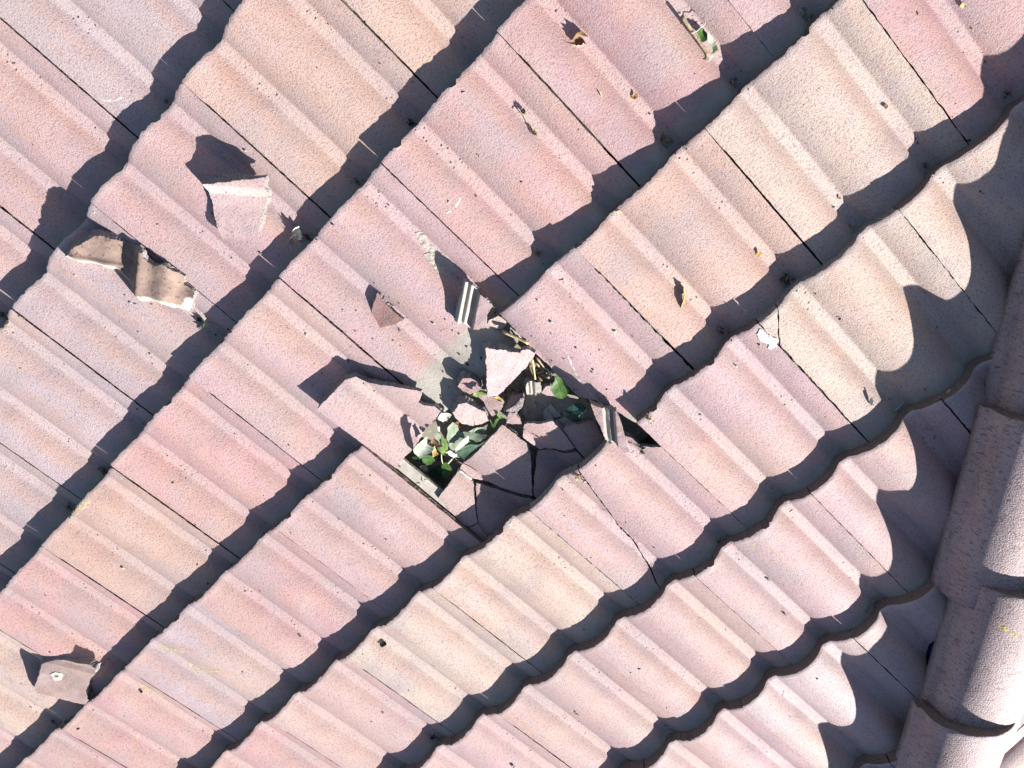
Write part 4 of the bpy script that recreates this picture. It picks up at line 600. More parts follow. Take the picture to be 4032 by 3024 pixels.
SMALL = {'litter': [((-0.5407, 1.0201), 0.02, 'm', 'litter clump of green and straw-coloured scraps in the shaded groove right of the small gold flake'), ((-0.5387, 1.3713), 0.022, 'b', 'clump of brown curled leaves in the shadow at the tile edge above the cracked corner'), ((-0.3885, 1.3659), 0.014, 'b', 'little tuft of green-brown litter in the shade, down the course from the larger leaf clump'), ((-0.8377, 1.0311), 0.012, 'g', 'yellow-brown leaf curl in the shadow at the top edge of the cream tile'), ((-0.6895, 1.0281), 0.014, 'b', 'grey-brown litter in the shaded groove below the leafy twig'), ((-0.8376, 1.3718), 0.01, 'b', 'brown crumbs of litter under the wavy edge at the upper right'), ((-0.9993, 1.3666), 0.01, 'b', 'dark red and green crumbs under the wavy edge at the far upper right'), ((-0.6822, 1.3727), 0.009, 'm', 'pale crumbs in the groove beside the fallen leaf chip'), ((0.0629, 0.3292), 0.008, 'b', 'pinch of brown crumbs in the shadow under the first orange tile'), ((0.6654, 0.3251), 0.016, 'b', 'dark moss-like clump of litter at the left margin of the roof'), ((0.8201, 0.6858), 0.018, 'b', 'dark crumbly clump in the shade at the joint of the rose tile on the left'), ((0.9646, 0.6832), 0.014, 'b', 'dark crumbly clump in the shade above the yellow-stained peach tile'), ((-0.233, 0.6785), 0.014, 'd', 'grey grit and crumbs in the shaded groove at the top middle'), ((-0.0847, 0.6741), 0.012, 'b', "reddish grit in the shadow just right of the rimmed fragment's tile"), ((-0.235, 1.009), 0.014, 'g', "green sprig of litter in the shade above the broken tile's corner"), ((-0.078, 1.7335), 0.01, 'g', 'green crumbs under the wavy edge near the hip, by the pitted groove'), ((0.822, 1.7139), 0.014, 'd', "dark green crumbs in the shade left of the peach tile's lower edge"), ((1.5709, 1.0199), 0.01, 'd', 'pale grit under the tile edge below the splashed fragment'), ((-0.1766, 1.3922), 0.014, 'm', 'rusty crumbs along the butt of the tile right of the hole'), ((0.0184, 1.3999), 0.018, 'm', 'rusty orange crumbs on the broken butt below the hole'), ((0.0677, 0.6793), 0.014, 'b', 'brown crumbs beside the silvery crumpled leaf'), ((-0.117, 1.4427), 0.018, 'd', 'dark rubble in the black gap right of the ribbed strip'), ((0.0536, 1.2407), 0.016, 'd', 'dark gritty rubble above the point of the shield-shaped fragment'), ((0.2114, 1.205), 0.016, 'b', "brown mulch at the foot of the sprig's stem in the hole"), ((0.2403, 1.1921), 0.016, 'd', 'dark mulch at the bottom of the hole beside the grey lock'), ((-0.0791, 1.1756), 0.02, 'b', 'loose bark and straw crumbs in the dry tuft under the broken tile'), ((-0.054, 1.1689), 0.014, 'b', 'dark brown mulch around the foot of the dry stalks')], 'flake': [((-0.5523, 0.9283), 0.0085, 0.5, 'goldb', 'curled gold-brown flake on the groove of the rose tile, top centre'), ((-0.5121, 0.8842), 0.006, 1.3, 'straw', 'tiny straw-yellow flake on the pink tile above the leaf litter'), ((-0.3996, 1.0565), 0.006, 0.3, 'straw', 'small yellowish flake on the edge of the peach tile'), ((-0.5316, 1.2955), 0.008, 0.5, 'goldb', 'brown flake with a lit yellow edge near the shadow, right of centre'), ((-0.8436, 1.2399), 0.005, 0.2, 'brown', 'small dark crumb on the cream tile, upper right'), ((-1.015, 1.1927), 0.008, 0.4, 'straw', 'pale yellow curl of leaf at the top right corner'), ((-0.681, 1.3241), 0.006, 1.2, 'cream', 'white curled scrap at the end of the pale groove, upper right'), ((-0.6983, 1.314), 0.004, 0.4, 'goldb', 'reddish speck beside the white curled scrap'), ((-0.2366, 1.0811), 0.007, 1.2, 'cream', 'cream scrap of straw on the broken tile above the hole'), ((-0.3658, 1.4297), 0.005, 1.1, 'cream', 'pale scrap on the groove of the pink tile below the white splash'), ((-0.5625, 1.4877), 0.004, 0.3, 'brown', 'dark speck on the cream tile beside the pale groove'), ((0.4596, 1.8642), 0.0075, 0.7, 'black', 'black seed on the pale tile at the bottom middle'), ((0.6972, 1.8873), 0.008, 0.8, 'black', 'black and white scrap at the bottom edge of the picture'), ((0.6722, 1.4218), 0.011, 0.15, 'black', 'dark thin scrap on the white groove of the rose tile, lower middle'), ((1.2654, 1.1162), 0.006, 0.4, 'black', 'dark lump on the rose tile right of the splashed fragment'), ((0.9813, 0.8704), 0.005, 0.4, 'straw', 'yellow crumb with a dark tail on the peach tile at left'), ((-0.0723, 1.9671), 0.006, 0.9, 'olive', 'greenish scrap on the pale tile near the hip'), ((-0.1017, 1.8722), 0.006, 0.7, 'black', 'black seed by the pitted groove near the hip'), ((-0.5935, 1.7128), 0.004, 0.3, 'goldb', 'orange crumb in the big scalloped shadow by the hip'), ((-0.2886, 0.8063), 0.003, 0.3, 'straw', 'tiny crumb in the middle of the salmon tile'), ((0.6527, 0.4885), 0.003, 0.9, 'cream', 'white speck on the grey tile at the left'), ((0.2155, 0.805), 0.004, 0.9, 'cream', 'white grain on the pink tile left of the red flake'), ((-0.2383, 1.2258), 0.004, 0.3, 'straw', 'yellow crumb on the pale groove of the broken tile'), ((0.8227, 1.28), 0.004, 0.6, 'black', 'black speck on the pink tile at the lower left centre')], 'twigs': [((-0.4504, 0.6431), 0, 0, 0)], 'leafy_stem': [(-0.6896, 0.8872), (-0.6892, 0.9065), (-0.6869, 0.9304), (-0.6852, 0.9516), (-0.6836, 0.9686)], 'leafy_tendril': [(-0.6837, 0.9194), (-0.6942, 0.9237), (-0.7001, 0.9227), (-0.7075, 0.9252), (-0.7121, 0.9232), (-0.7125, 0.9159), (-0.7119, 0.9127)], 'leafy_leaves': [([(-0.6917, 0.9246), (-0.6994, 0.9236), (-0.7039, 0.9283), (-0.7036, 0.9383), (-0.697, 0.9457), (-0.6894, 0.9443), (-0.6892, 0.9361)], 'green'), ([(-0.705, 0.9373), (-0.7056, 0.9492), (-0.7055, 0.9579), (-0.7011, 0.962), (-0.6955, 0.9583), (-0.6954, 0.9476)], 'cream'), ([(-0.6957, 0.9602), (-0.7033, 0.9634), (-0.7005, 0.9703), (-0.693, 0.97), (-0.6858, 0.9681), (-0.6927, 0.9661)], 'green'), ([(-0.6824, 0.9701), (-0.6914, 0.9719), (-0.6847, 0.9759), (-0.6772, 0.9757), (-0.6732, 0.97), (-0.6779, 0.9728)], 'cream')], 'seed_stem': [(-0.3868, 0.8036), (-0.3916, 0.8063), (-0.3929, 0.8126), (-0.3915, 0.8276), (-0.3875, 0.8431)], 'seed_heads': [(-0.3968, 0.8086), (-0.3855, 0.849)], 'cup_leaf': (-0.5494, 0.7924), 'cup_scrap': [(-0.5263, 0.7906), (-0.5348, 0.7944), (-0.5445, 0.801), (-0.5455, 0.804), (-0.5351, 0.7992)], 'orange_leaf': [(-0.3936, 1.2393), (-0.3897, 1.2499), (-0.3832, 1.2612), (-0.3735, 1.2691), (-0.364, 1.2729)], 'silver_leaf': (0.0753, 0.6584), 'dark_crumple': (0.3631, 0.6376), 'cup_chip': (-0.5072, 1.6649), 'pale_thorn': [(-0.5282, 1.7264), (-0.5362, 1.7272), (-0.5446, 1.7257), (-0.5533, 1.7237)], 'gutter_twig': [(-0.2064, 2.0708), (-0.2225, 2.0712), (-0.2418, 2.0728)], 'drop': [(-0.4337, 1.4003), (-0.445, 1.3942), (-0.4499, 1.4012), (-0.4493, 1.4164), (-0.4539, 1.4261), (-0.4611, 1.4344), (-0.4579, 1.439), (-0.4476, 1.4433), (-0.4339, 1.443), (-0.4311, 1.4381), (-0.4384, 1.4322), (-0.4317, 1.4176)], 'crack_corner': [(-0.4936, 1.388), (-0.4783, 1.41), (-0.4579, 1.439), (-0.4478, 1.4472)], 'lichen': [([(1.1049, 1.0555), (1.0681, 1.0751), (1.0426, 1.1125), (1.0533, 1.1138), (1.1051, 1.0831)], 'y'), ([(1.0409, 1.0663), (1.0301, 1.0955), (1.0192, 1.1238), (1.0259, 1.1267), (1.0426, 1.0989)], 'br'), ([(1.1009, 1.143), (1.0617, 1.1639), (1.0436, 1.2053), (1.0533, 1.2063), (1.0988, 1.1769), (1.1104, 1.1519)], 'y'), ([(1.0469, 1.191), (1.0237, 1.2082), (1.0401, 1.2078)], 'y'), ([(1.231, 1.0906), (1.218, 1.1117), (1.2084, 1.1588), (1.2494, 1.1692), (1.2532, 1.1362), (1.2614, 1.1063)], 'y'), ([(1.4097, 1.1867), (1.4064, 1.2015), (1.4183, 1.205), (1.4193, 1.196)], 'y'), ([(1.0193, 1.0697), (1.0142, 1.0791), (1.0216, 1.0783)], 'y'), ([(0.9587, 0.6923), (0.9491, 0.707), (0.9596, 0.7091), (0.9673, 0.698)], 'y'), ([(0.6692, 0.3417), (0.5932, 0.343), (0.5901, 0.3503), (0.6335, 0.3524), (0.6771, 0.3591)], 'y'), ([(0.9145, 0.698), (0.8605, 0.705), (0.8582, 0.719), (0.8936, 0.7179), (0.9535, 0.7095)], 'y'), ([(-0.1389, 1.7491), (-0.1466, 1.7511), (-0.1465, 1.7592), (-0.1373, 1.7592)], 'y'), ([(-0.1332, 1.2617), (-0.1417, 1.2793), (-0.1426, 1.3026), (-0.1377, 1.3218), (-0.1273, 1.3088), (-0.1249, 1.2842), (-0.1222, 1.2683)], 'f')], 'smear': [([(-0.1486, 1.1743), (-0.1468, 1.1891), (-0.1374, 1.2147), (-0.1228, 1.2489), (-0.1203, 1.2757), (-0.1165, 1.2963), (-0.114, 1.2935), (-0.1155, 1.2756), (-0.1179, 1.2487), (-0.1321, 1.2163), (-0.1432, 1.189)], 'w'), ([(-0.2125, 0.8311), (-0.2095, 0.8375), (-0.1951, 0.8416), (-0.1746, 0.8384), (-0.174, 0.835), (-0.1923, 0.8386), (-0.2044, 0.8359)], 'w'), ([(0.1425, 0.2478), (0.1238, 0.2663), (0.1049, 0.2778), (0.1037, 0.2816), (0.1227, 0.2722), (0.1428, 0.2512)], 'w'), ([(-0.0963, 0.8201), (-0.1114, 0.8284), (-0.102, 0.8466), (-0.1013, 0.8712), (-0.1011, 0.8875), (-0.092, 0.8877), (-0.0904, 0.869), (-0.0869, 0.8443)], 'm'), ([(-0.0786, 0.859), (-0.0982, 0.8715), (-0.105, 0.8875), (-0.1042, 0.9048), (-0.1018, 0.9286), (-0.08, 0.9199), (-0.0735, 0.9008), (-0.075, 0.8798)], 'm')], 'cap_scrape': [(-0.4046, 2.1429), (-0.4095, 2.162), (-0.4145, 2.1863), (-0.4205, 2.2064), (-0.4152, 2.2094), (-0.4071, 2.1873), (-0.4032, 2.1665)]}


def hung(label, j, k, poly, col, lock, dz=0.0, turn=0.0, m=None):
    m = m or tile_frame(j, k)
    m = m @ Matrix.Rotation(R(turn), 4, 'Z')
    out = ragged(poly, .004, .0013, abs(j * 7 + k * 3) + len(poly))
    me = shell("broken_tile", out, tile_ztop, tile_zbot, XS, YS, mats=(M_TILE, M_FRACT, M_CEMENT), sidejit=.0022,
               groovef=tgroove, cleanf=tclean, seed=len(poly),
               sidemat=lambda x, y: 1)
    o = mesh_obj("roof_tile", me, roof, Matrix.Translation((0, 0, dz)) @ m, colour_of(j, k))
    o["label"] = label
    if lock:
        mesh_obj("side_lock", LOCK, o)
    return o


hung("pink tile with its left side broken away beside the hole", -2, 3, T3A, 'p', True, 0.0, -.55)
hung("left half of the cracked pink tile below the hole", -1, 4, T4L, 'p', False)
hung("right half of the cracked pink tile, its corner missing", -1, 4, T4R, 'p', False, .0012)

m54 = tile_frame(-5, 4)


def side54(x, y):
    p = m54 @ Vector((x, y, 0))
    return hip_side(p.x, p.y) - CUT


W_ = TILE_W - GAP
main = [(0, 0), (CRK[0][0] - .0008, 0)] + [(x - .0014, y) for x, y in CRK[1:-1]] + [(min(W_, CRK[-1][0]), CRK[-1][1] + .003), (W_, CRK[-1][1] + .006), (W_, TILE_LEN), (0, TILE_LEN)]
hung("cream tile with a cracked-off corner at its butt", -5, 4, clip_poly(main, side54), 'c', True, 0, 0, m54)
corner = [(CRK[0][0] + .0008, 0), (W_ + .0015, 0), (W_ + .0015, CRK[-1][1])] + [(x + .0012, y) for x, y in reversed(CRK[1:-1])]
hung("small cracked-off corner of the cream tile beside the white dropping", -5, 4, corner, 'c', False, 0, 0, m54)

deck_poly = clip_poly([(-2.1, -.5), (2.6, -.5), (2.6, 3.4), (-2.1, 3.4)], lambda x, y: hip_side(x, y) - .075)
bb = [(0.0198, 1.2235), (0.0326, 1.2489), (0.0099, 1.2727), (-0.024, 1.3096), (-0.0748, 1.3491), (-0.0833, 1.3328), (-0.089, 1.3098), (-0.0794, 1.2785), (-0.0407, 1.2203), (-0.0042, 1.2005)]
mesh_obj("weathered_board", shell("weathered_board", ragged(bb, .01, .001, 3), lambda x, y: -.064 - .05 * (y - 1.2), lambda x, y: -.080, grid=.02, mats=(M_DECK,) * 3), roof)
dm = shell("roof_deck", deck_poly, lambda x, y: -.089, lambda x, y: -.109, grid=.4, mats=(M_DECK,) * 3)
mesh_obj("roof_deck", dm, roof)
for k in range(-1, 9):
    y = k * GAUGE + .395
    bp = clip_poly([(-2.1, y), (2.6, y), (2.6, y + .018), (-2.1, y + .018)], lambda x, yy: hip_side(x, yy) + .05)
    if len(bp) > 2:
        mesh_obj("batten", shell("batten", bp, lambda x, yy: -.0785, lambda x, yy: -.0885, grid=.5, mats=(M_DECK,) * 3), roof)

# blue membrane dressed over the hip, glimpsed under the caps
def hip_pt(a, c, z):
    p = HIP_P + HIP_D * a + HIP_C * c
    return (p.x, p.y, z)
vs, fs = [], []
for i in range(60):
    a = -1.5 + i * .05
    for c, z in ((.000, -.075), (.020, -.058 + .010 * math.sin(i * 1.7)), (.04, -.020), (.085, .002)):
        vs.append(hip_pt(a, c + .004 * math.sin(i * 2.3 + c * 90), z))
for i in range(59):
    for q in range(3):
        fs.append((i * 4 + q, i * 4 + 4 + q, i * 4 + 5 + q, i * 4 + 1 + q))
me = bpy.data.meshes.new("membrane")
me.from_pydata(vs, [], fs)
me.materials.append(M_BLUE)
mesh_obj("hip_membrane", me, roof)

# ------------------------------------------------------------------ hip caps
CAP = ((0, -.014), (.001, .0), (.002, .009), (.009, .0125), (.0125, .024), (.016, .036), (.023, .051), (.033, .062), (.044, .070), (.055, .0755), (.067, .080), (.08, .083),
       (.093, .0843), (.107, .0843), (.121, .083), (.137, .0795), (.153, .073), (.167, .065), (.181, .054), (.192, .043), (.203, .030), (.213, .012), (.222, -.006),
       (.227, -.02), (.231, -.036))
CAP_T, CAP_LEN, CAP_GAUGE = .0255, .425, .352


def cap_mesh(seed):
    n = len(CAP)
    cx, ch = .115, .005
    rg = random.Random(seed)
    ys = [0, .003, .012, .03, .06, .1, .15, .2, .25, .3, .35, .39, CAP_LEN]
    verts, faces, fm = [], [], []
    for layer in (0, 1):
        for yi, y in enumerate(ys):
            for i, (c, h) in enumerate(CAP):
                a, b = CAP[max(0, i - 1)], CAP[min(n - 1, i + 1)]
                tx, tz = b[0] - a[0], b[1] - a[1]
                l = math.hypot(tx, tz)
                nx, nz = tz / l, -tx / l                      # inwards
                th = CAP_T * (1.0 if y < .03 else .8)
                off = th if layer else (.0015 if yi == 0 else 0)
                jy = rg.uniform(-.0012, .0012) if yi < 2 else 0
                verts.append((c + nx * off, y + jy, h + nz * off - STEP * .85 * y / CAP_GAUGE))
    ny = len(ys)
    L1 = n * ny
    for yi in range(ny - 1):
        for i in range(n - 1):
            a = yi * n + i
            faces.append((a, a + n, a + n + 1, a + 1)); fm.append(0)
            b = L1 + a
            faces.append((b, b + 1, b + n + 1, b + n)); fm.append(2)
    for i in range(n - 1):
        faces.append((i, i + 1, L1 + i + 1, L1 + i)); fm.append(1)
        t = (ny - 1) * n + i
        faces.append((t + 1, t, L1 + t, L1 + t + 1)); fm.append(1)
    for yi in range(ny - 1):
        a = yi * n
        faces.append((a, L1 + a, L1 + a + n, a + n)); fm.append(0)
        a = yi * n + n - 1
        faces.append((a + n, L1 + a + n, L1 + a, a)); fm.append(0)
    me = bpy.data.meshes.new("ridge_tile")
    me.from_pydata(verts, [], faces)
    for m in (M_CAP, M_BUTT, M_CEMENT):
        me.materials.append(m)
    me.polygons.foreach_set("material_index", fm)
    me.polygons.foreach_set("use_smooth", [k == 0 for k in fm])
    return me


def cap_material():
    m, nt, b = mat("coarse_cap_face")
    v, oi = coords(nt)
    s = stretch(nt, v, (.55, 1.5, .55))
    lines = tex(nt, s, 120.0, 4.0, .7)
    fine = tex(nt, v, 330.0, 3.0, .6)
    blotch = tex(nt, v, 9.0, 3.0)
    c = mixc(nt, ramp(nt, blotch, .35, .65), (0.43, 0.315, 0.312), (0.49, 0.385, 0.382))
    grime = tex(nt, stretch(nt, v, (1.0, .35, 1.0)), 24.0, 5.0, .7)
    c = mixc(nt, ramp(nt, grime, .48, .72, 0, .6), c, (0.22, 0.165, 0.165))
    c = mixc(nt, ramp(nt, fine, .52, .66, 0, .6), c, (0.15, 0.11, 0.11))
    c = mixc(nt, ramp(nt, lines, .55, .64, 0, .75), c, (0.12, 0.09, 0.09))
    nt.links.new(c, b.inputs["Base Color"])
    b.inputs["Roughness"].default_value = .6
    b.inputs["Specular IOR Level"].default_value = .42
    bump(nt, b, ((lines, -1.0, .005), (fine, .9, .0022)))
    return m


M_CAP = cap_material()
CAPS = [cap_mesh(i) for i in range(3)]
up_tilt = R(12.6)
d3 = Vector((HIP_D.x, HIP_D.y, 0))
c3 = Vector((HIP_C.x, HIP_C.y, 0))
Z_CAP = 0.018


def cap_frame(u, v):
    # x across the hip, y up it, z out; the section was measured in roof axes, so no tilt
    rot = Matrix((( c3.x, d3.x, 0), (c3.y, d3.y, 0), (0, 0, 1))).to_4x4()
    return Matrix.Translation((u, v, Z_CAP)) @ rot


CAP_AT = [(-1.1652, 1.3085), (-0.9097, 1.5412), (-0.6474, 1.7854), (-0.415, 2.0681), (-0.15, 2.3011), (0.096, 2.5528), (0.3421, 2.8045)]
for i, (u, v) in enumerate(CAP_AT):
    m = Matrix.Translation((0, 0, (-.016, -.013, 0, 0, 0, 0, 0)[i])) @ cap_frame(u, v)
    # x axis = HIP_C, y axis = HIP_D, so flip x,y handedness is right: c3 x d3 = -n, mirror the section instead
    o = mesh_obj("ridge_tile", CAPS[i % 3], roof, m)

# ------------------------------------------------------------------ the face beyond the hip
n2 = Vector((-math.sin(PITCH), 0, math.cos(PITCH)))
v2 = Vector((math.cos(PITCH), 0, math.sin(PITCH)))
u2 = Vector((0, -1, 0))
hip_world = ROOF @ Vector((HIP_P.x, HIP_P.y, 0))
up_hip = (ROOF.to_3x3() @ d3).normalized()
F2 = Matrix(((u2.x, v2.x, n2.x), (u2.y, v2.y, n2.y), (u2.z, v2.z, n2.z))).to_4x4()
hip_axis = ROOF @ Vector((*(HIP_P + HIP_C * .11), 0))
F2.translation = hip_axis
F2L = ROOF.inverted() @ F2
hd = F2.to_3x3().inverted() @ (ROOF.to_3x3() @ d3)
hd = Vector((hd.x, hd.y)).normalized()
hc = Vector((hd.y, -hd.x))
if hc.x * -1 + hc.y * -1 < 0 and False:
    hc = -hc
down = Vector((0, -1))
if hc.dot(down) < 0:
    hc = -hc                                   # points away from the hip, down this face


def place_far(j, k):
    m = Matrix.Translation((j * W2 + .07, k * GAUGE + .05, 0))
    side = lambda x, y: .045 - hc.dot(Vector((j * W2 + .07 + x, k * GAUGE + .05 + y)))
    corners = [side(x, y) for x in (0, TILE_W) for y in (0, TILE_LEN)]
    if min(corners) > -.02 or max(corners) < -1.3:
        return
    if max(corners) > 0:
        base = clip_poly([(0, 0), (TILE_W - GAP, 0), (TILE_W - GAP, TILE_LEN), (0, TILE_LEN)], side)
        me = tile_mesh("tile", ragged(base, .01, .0009, j * 17 + k), j * 17 + k)
    else:
        me = WHOLE[rnd.randrange(5)]
    mesh_obj("roof_tile", me, roof, F2L @ m, colour_of(99, 99))


for k in range(-7, 8):
    for j in range(-10, 10):
        if (j + k) % 2 == 0:
            a = Vector((j * W2, k * GAUGE)).dot(hd)
            if -1.4 < a < 1.9:
                place_far(j, k)
far_deck = [tuple(hd * a + hc * c) for a, c in ((-2.2, .01), (-2.2, 2.0), (2.4, 2.0), (2.4, .01))]
mesh_obj("roof_deck", shell("roof_deck", far_deck, lambda x, y: -.092, lambda x, y: -.112, grid=.5, mats=(M_DECK,) * 3), roof, F2L)

# ------------------------------------------------------------------ loose things on the roof
def m_simple(name, c1, c2, scale=60.0, rough=.6, bmp=.3, spec=.4, trans=0.0):
    m, nt, b = mat(name)
    v, oi = coords(nt)
    n = tex(nt, v, scale, 4.0, .6)
    c = mixc(nt, ramp(nt, n, .36, .64), c1, c2)
    nt.links.new(c, b.inputs["Base Color"])
    b.inputs["Roughness"].default_value = rough
    b.inputs["Specular IOR Level"].default_value = spec
    bump(nt, b, ((n, bmp, .002),))
    return m


M_UNDER = rough_material("stained_tile_underside", (0.19, 0.135, 0.12), (0.32, 0.235, 0.19), (0.10, 0.075, 0.065), 34.0, .6, .9, .003)
LM = {
    'sage': m_simple("sage_leaf_back", (0.20, 0.25, 0.175), (0.29, 0.34, 0.245), 120, .7),
    'green': m_simple("green_leaf_face", (0.04, 0.10, 0.022), (0.085, 0.165, 0.035), 90, .42),
    'bright': m_simple("fresh_green_leaf", (0.12, 0.20, 0.045), (0.24, 0.31, 0.10), 70, .45),
    'darkgreen': m_simple("dark_green_leaf", (0.02, 0.06, 0.03), (0.04, 0.10, 0.045), 90, .4),
    'darkteal': m_simple("dark_teal_leaf", (0.02, 0.055, 0.042), (0.035, 0.09, 0.065), 90, .4),
    'teal': m_simple("blue_green_leaf", (0.085, 0.15, 0.10), (0.13, 0.21, 0.145), 90, .5),
    'cream': m_simple("pale_felted_leaf", (0.50, 0.50, 0.41), (0.64, 0.63, 0.54), 110, .8),
    'pale': m_simple("pale_sage_leaf_back", (0.36, 0.42, 0.32), (0.50, 0.54, 0.43), 110, .75),
    'gold': m_simple("golden_dead_leaf", (0.38, 0.24, 0.07), (0.50, 0.38, 0.16), 130, .6),
    'goldb': m_simple("gold_brown_leaf", (0.16, 0.06, 0.02), (0.60, 0.42, 0.12), 150, .6),
    'brown': m_simple("brown_dead_leaf", (0.11, 0.06, 0.03), (0.23, 0.13, 0.06), 130, .7),
    'olive': m_simple("olive_dead_leaf", (0.14, 0.13, 0.06), (0.26, 0.24, 0.12), 110, .7),
    'straw': m_simple("straw", (0.46, 0.37, 0.17), (0.62, 0.53, 0.31), 140, .7),
    'tan': m_simple("tan_bark", (0.26, 0.20, 0.13), (0.42, 0.34, 0.24), 140, .8),
    'grey': m_simple("weathered_twig", (0.34, 0.31, 0.29), (0.56, 0.53, 0.50), 140, .8),
    'stem': m_simple("pale_green_stem", (0.42, 0.45, 0.26), (0.60, 0.60, 0.42), 120, .6),
    'black': m_simple("black_seed", (0.012, 0.012, 0.012), (0.04, 0.035, 0.03), 200, .5),
    'moss': m_simple("dark_moss", (0.03, 0.03, 0.018), (0.07, 0.065, 0.035), 240, .95, .8),
    'silver': m_simple("silvery_leaf", (0.42, 0.45, 0.40), (0.60, 0.62, 0.55), 90, .55),
    'rust': m_simple("rusty_crumbs", (0.28, 0.15, 0.05), (0.45, 0.29, 0.12), 200, .9),
}
RI = ROOF.inverted()
bpy.context.view_layer.update()
DG = bpy.context.evaluated_depsgraph_get()
DOWN = (ROOF.to_3x3() @ Vector((0, 0, -1))).normalized()


def drop(u, v, top=.20):
    """Where something let fall at (u, v) comes to rest: (height, normal) in the roof frame."""
    hit, loc, nor, *_ = scene.ray_cast(DG, ROOF @ Vector((u, v, top)), DOWN)
    if not hit:
        return -.09, Vector((0, 0, 1))
    return (RI @ loc).z, (RI.to_3x3() @ nor).normalized()


def frame(o, x, y, n):
    m = Matrix(((x[0], y[0], n[0], o[0]), (x[1], y[1], n[1], o[1]), (x[2], y[2], n[2], o[2]), (0, 0, 0, 1)))
    return ROOF @ m


TILEC = dict(PALETTE, d=(0.43, 0.215, 0.190), b=(0.34, 0.255, 0.235))


def piece_colour(c):
    f = rnd.uniform(.96, 1.04)
    return tuple(x * f for x in TILEC[c])


def wave(seed, amp, fr):
    return lambda x, y: amp * noise.noise(Vector((x * fr, y * fr, seed * 7.3)))


# --- pieces of the broken course that still lie where they cracked
for i, p in enumerate(INPLACE):
    cx = sum(q[0] for q in p['poly']) / len(p['poly'])
    cy = sum(q[1] for q in p['poly']) / len(p['poly'])
    k = p['k']
    base = lambda u, v: prof(u / W2) - STEP * (v - k * GAUGE) / GAUGE
    oz = base(cx, cy) - p['sink']
    zt = lambda x, y: base(x + cx, y + cy) - p['sink'] - oz + x * p['tx'] + y * p['ty']
    me = shell("tile_fragment", ragged([(a - cx, b - cy) for a, b in p['poly']], .0035, .0014, i + 40), zt, lambda x, y: zt(x, y) - .013,
               [q * .0075 for q in range(-40, 40)], [q * .012 for q in range(-30, 30)], mats=(M_TILE, M_FRACT, M_CEMENT), sidejit=.0025,
               groovef=lambda x, y: groove((x + cx) / W2) * .6, seed=i)
    o = bpy.data.objects.new("tile_fragment", me)
    COL.objects.link(o)
    o.matrix_world = ROOF @ Matrix.Translation((cx, cy, oz))
    o.color = (*piece_colour(p['col']), 1)
    thing(o, p['label'], p['cat'], "fragments of the broken course")

# --- the tile that slid down
FZ = .010
f1 = lambda x, y: prof((x + .3) / W2) + FZ - .150 * y
f1b = lambda x, y: f1(x, y) - (tile_thick(y) if x > -.077 else .013)
me = shell("broken_tile", ragged(F1, .0035, .0013, 77), f1, f1b, [q * .006 - .30 for q in range(60)], YS, mats=(M_TILE, M_FRACT, M_CEMENT),
           sidejit=.003, groovef=lambda x, y: groove((x + .3) / W2), seed=5, flare=.006, sidemat=lambda x, y: 2 if y > .175 else 1)
o = bpy.data.objects.new("broken_tile", me)
COL.objects.link(o)
o.matrix_world = ROOF @ Matrix.Translation((.3, .922, 0))
o.color = (*piece_colour('p'), 1)
thing(o, "half tile slid down the slope, its broken end left of the leafy hole", "broken tile")

# --- loose fragments
MM = {'tile': (lambda: M_TILE, lambda: M_FRACT), 'under': (lambda: M_UNDER, lambda: M_FRACT), 'frac': (lambda: M_FRACT, lambda: M_FRACT),
      'lock': (lambda: M_CEMENT, lambda: M_FRACT), 'lockp': (lambda: M_CEMENT, lambda: M_FRACT)}


def lerp_table(t, tab):
    if t <= tab[0][0]:
        return tab[0][1]
    for (a, ha), (b, hb) in zip(tab, tab[1:]):
        if t <= b:
            return ha + (hb - ha) * (t - a) / max(1e-6, b - a)
    return tab[-1][1]


def sstep(x, a, b):
    t = max(0.0, min(1.0, (x - a) / (b - a)))
    return t * t * (3 - 2 * t)


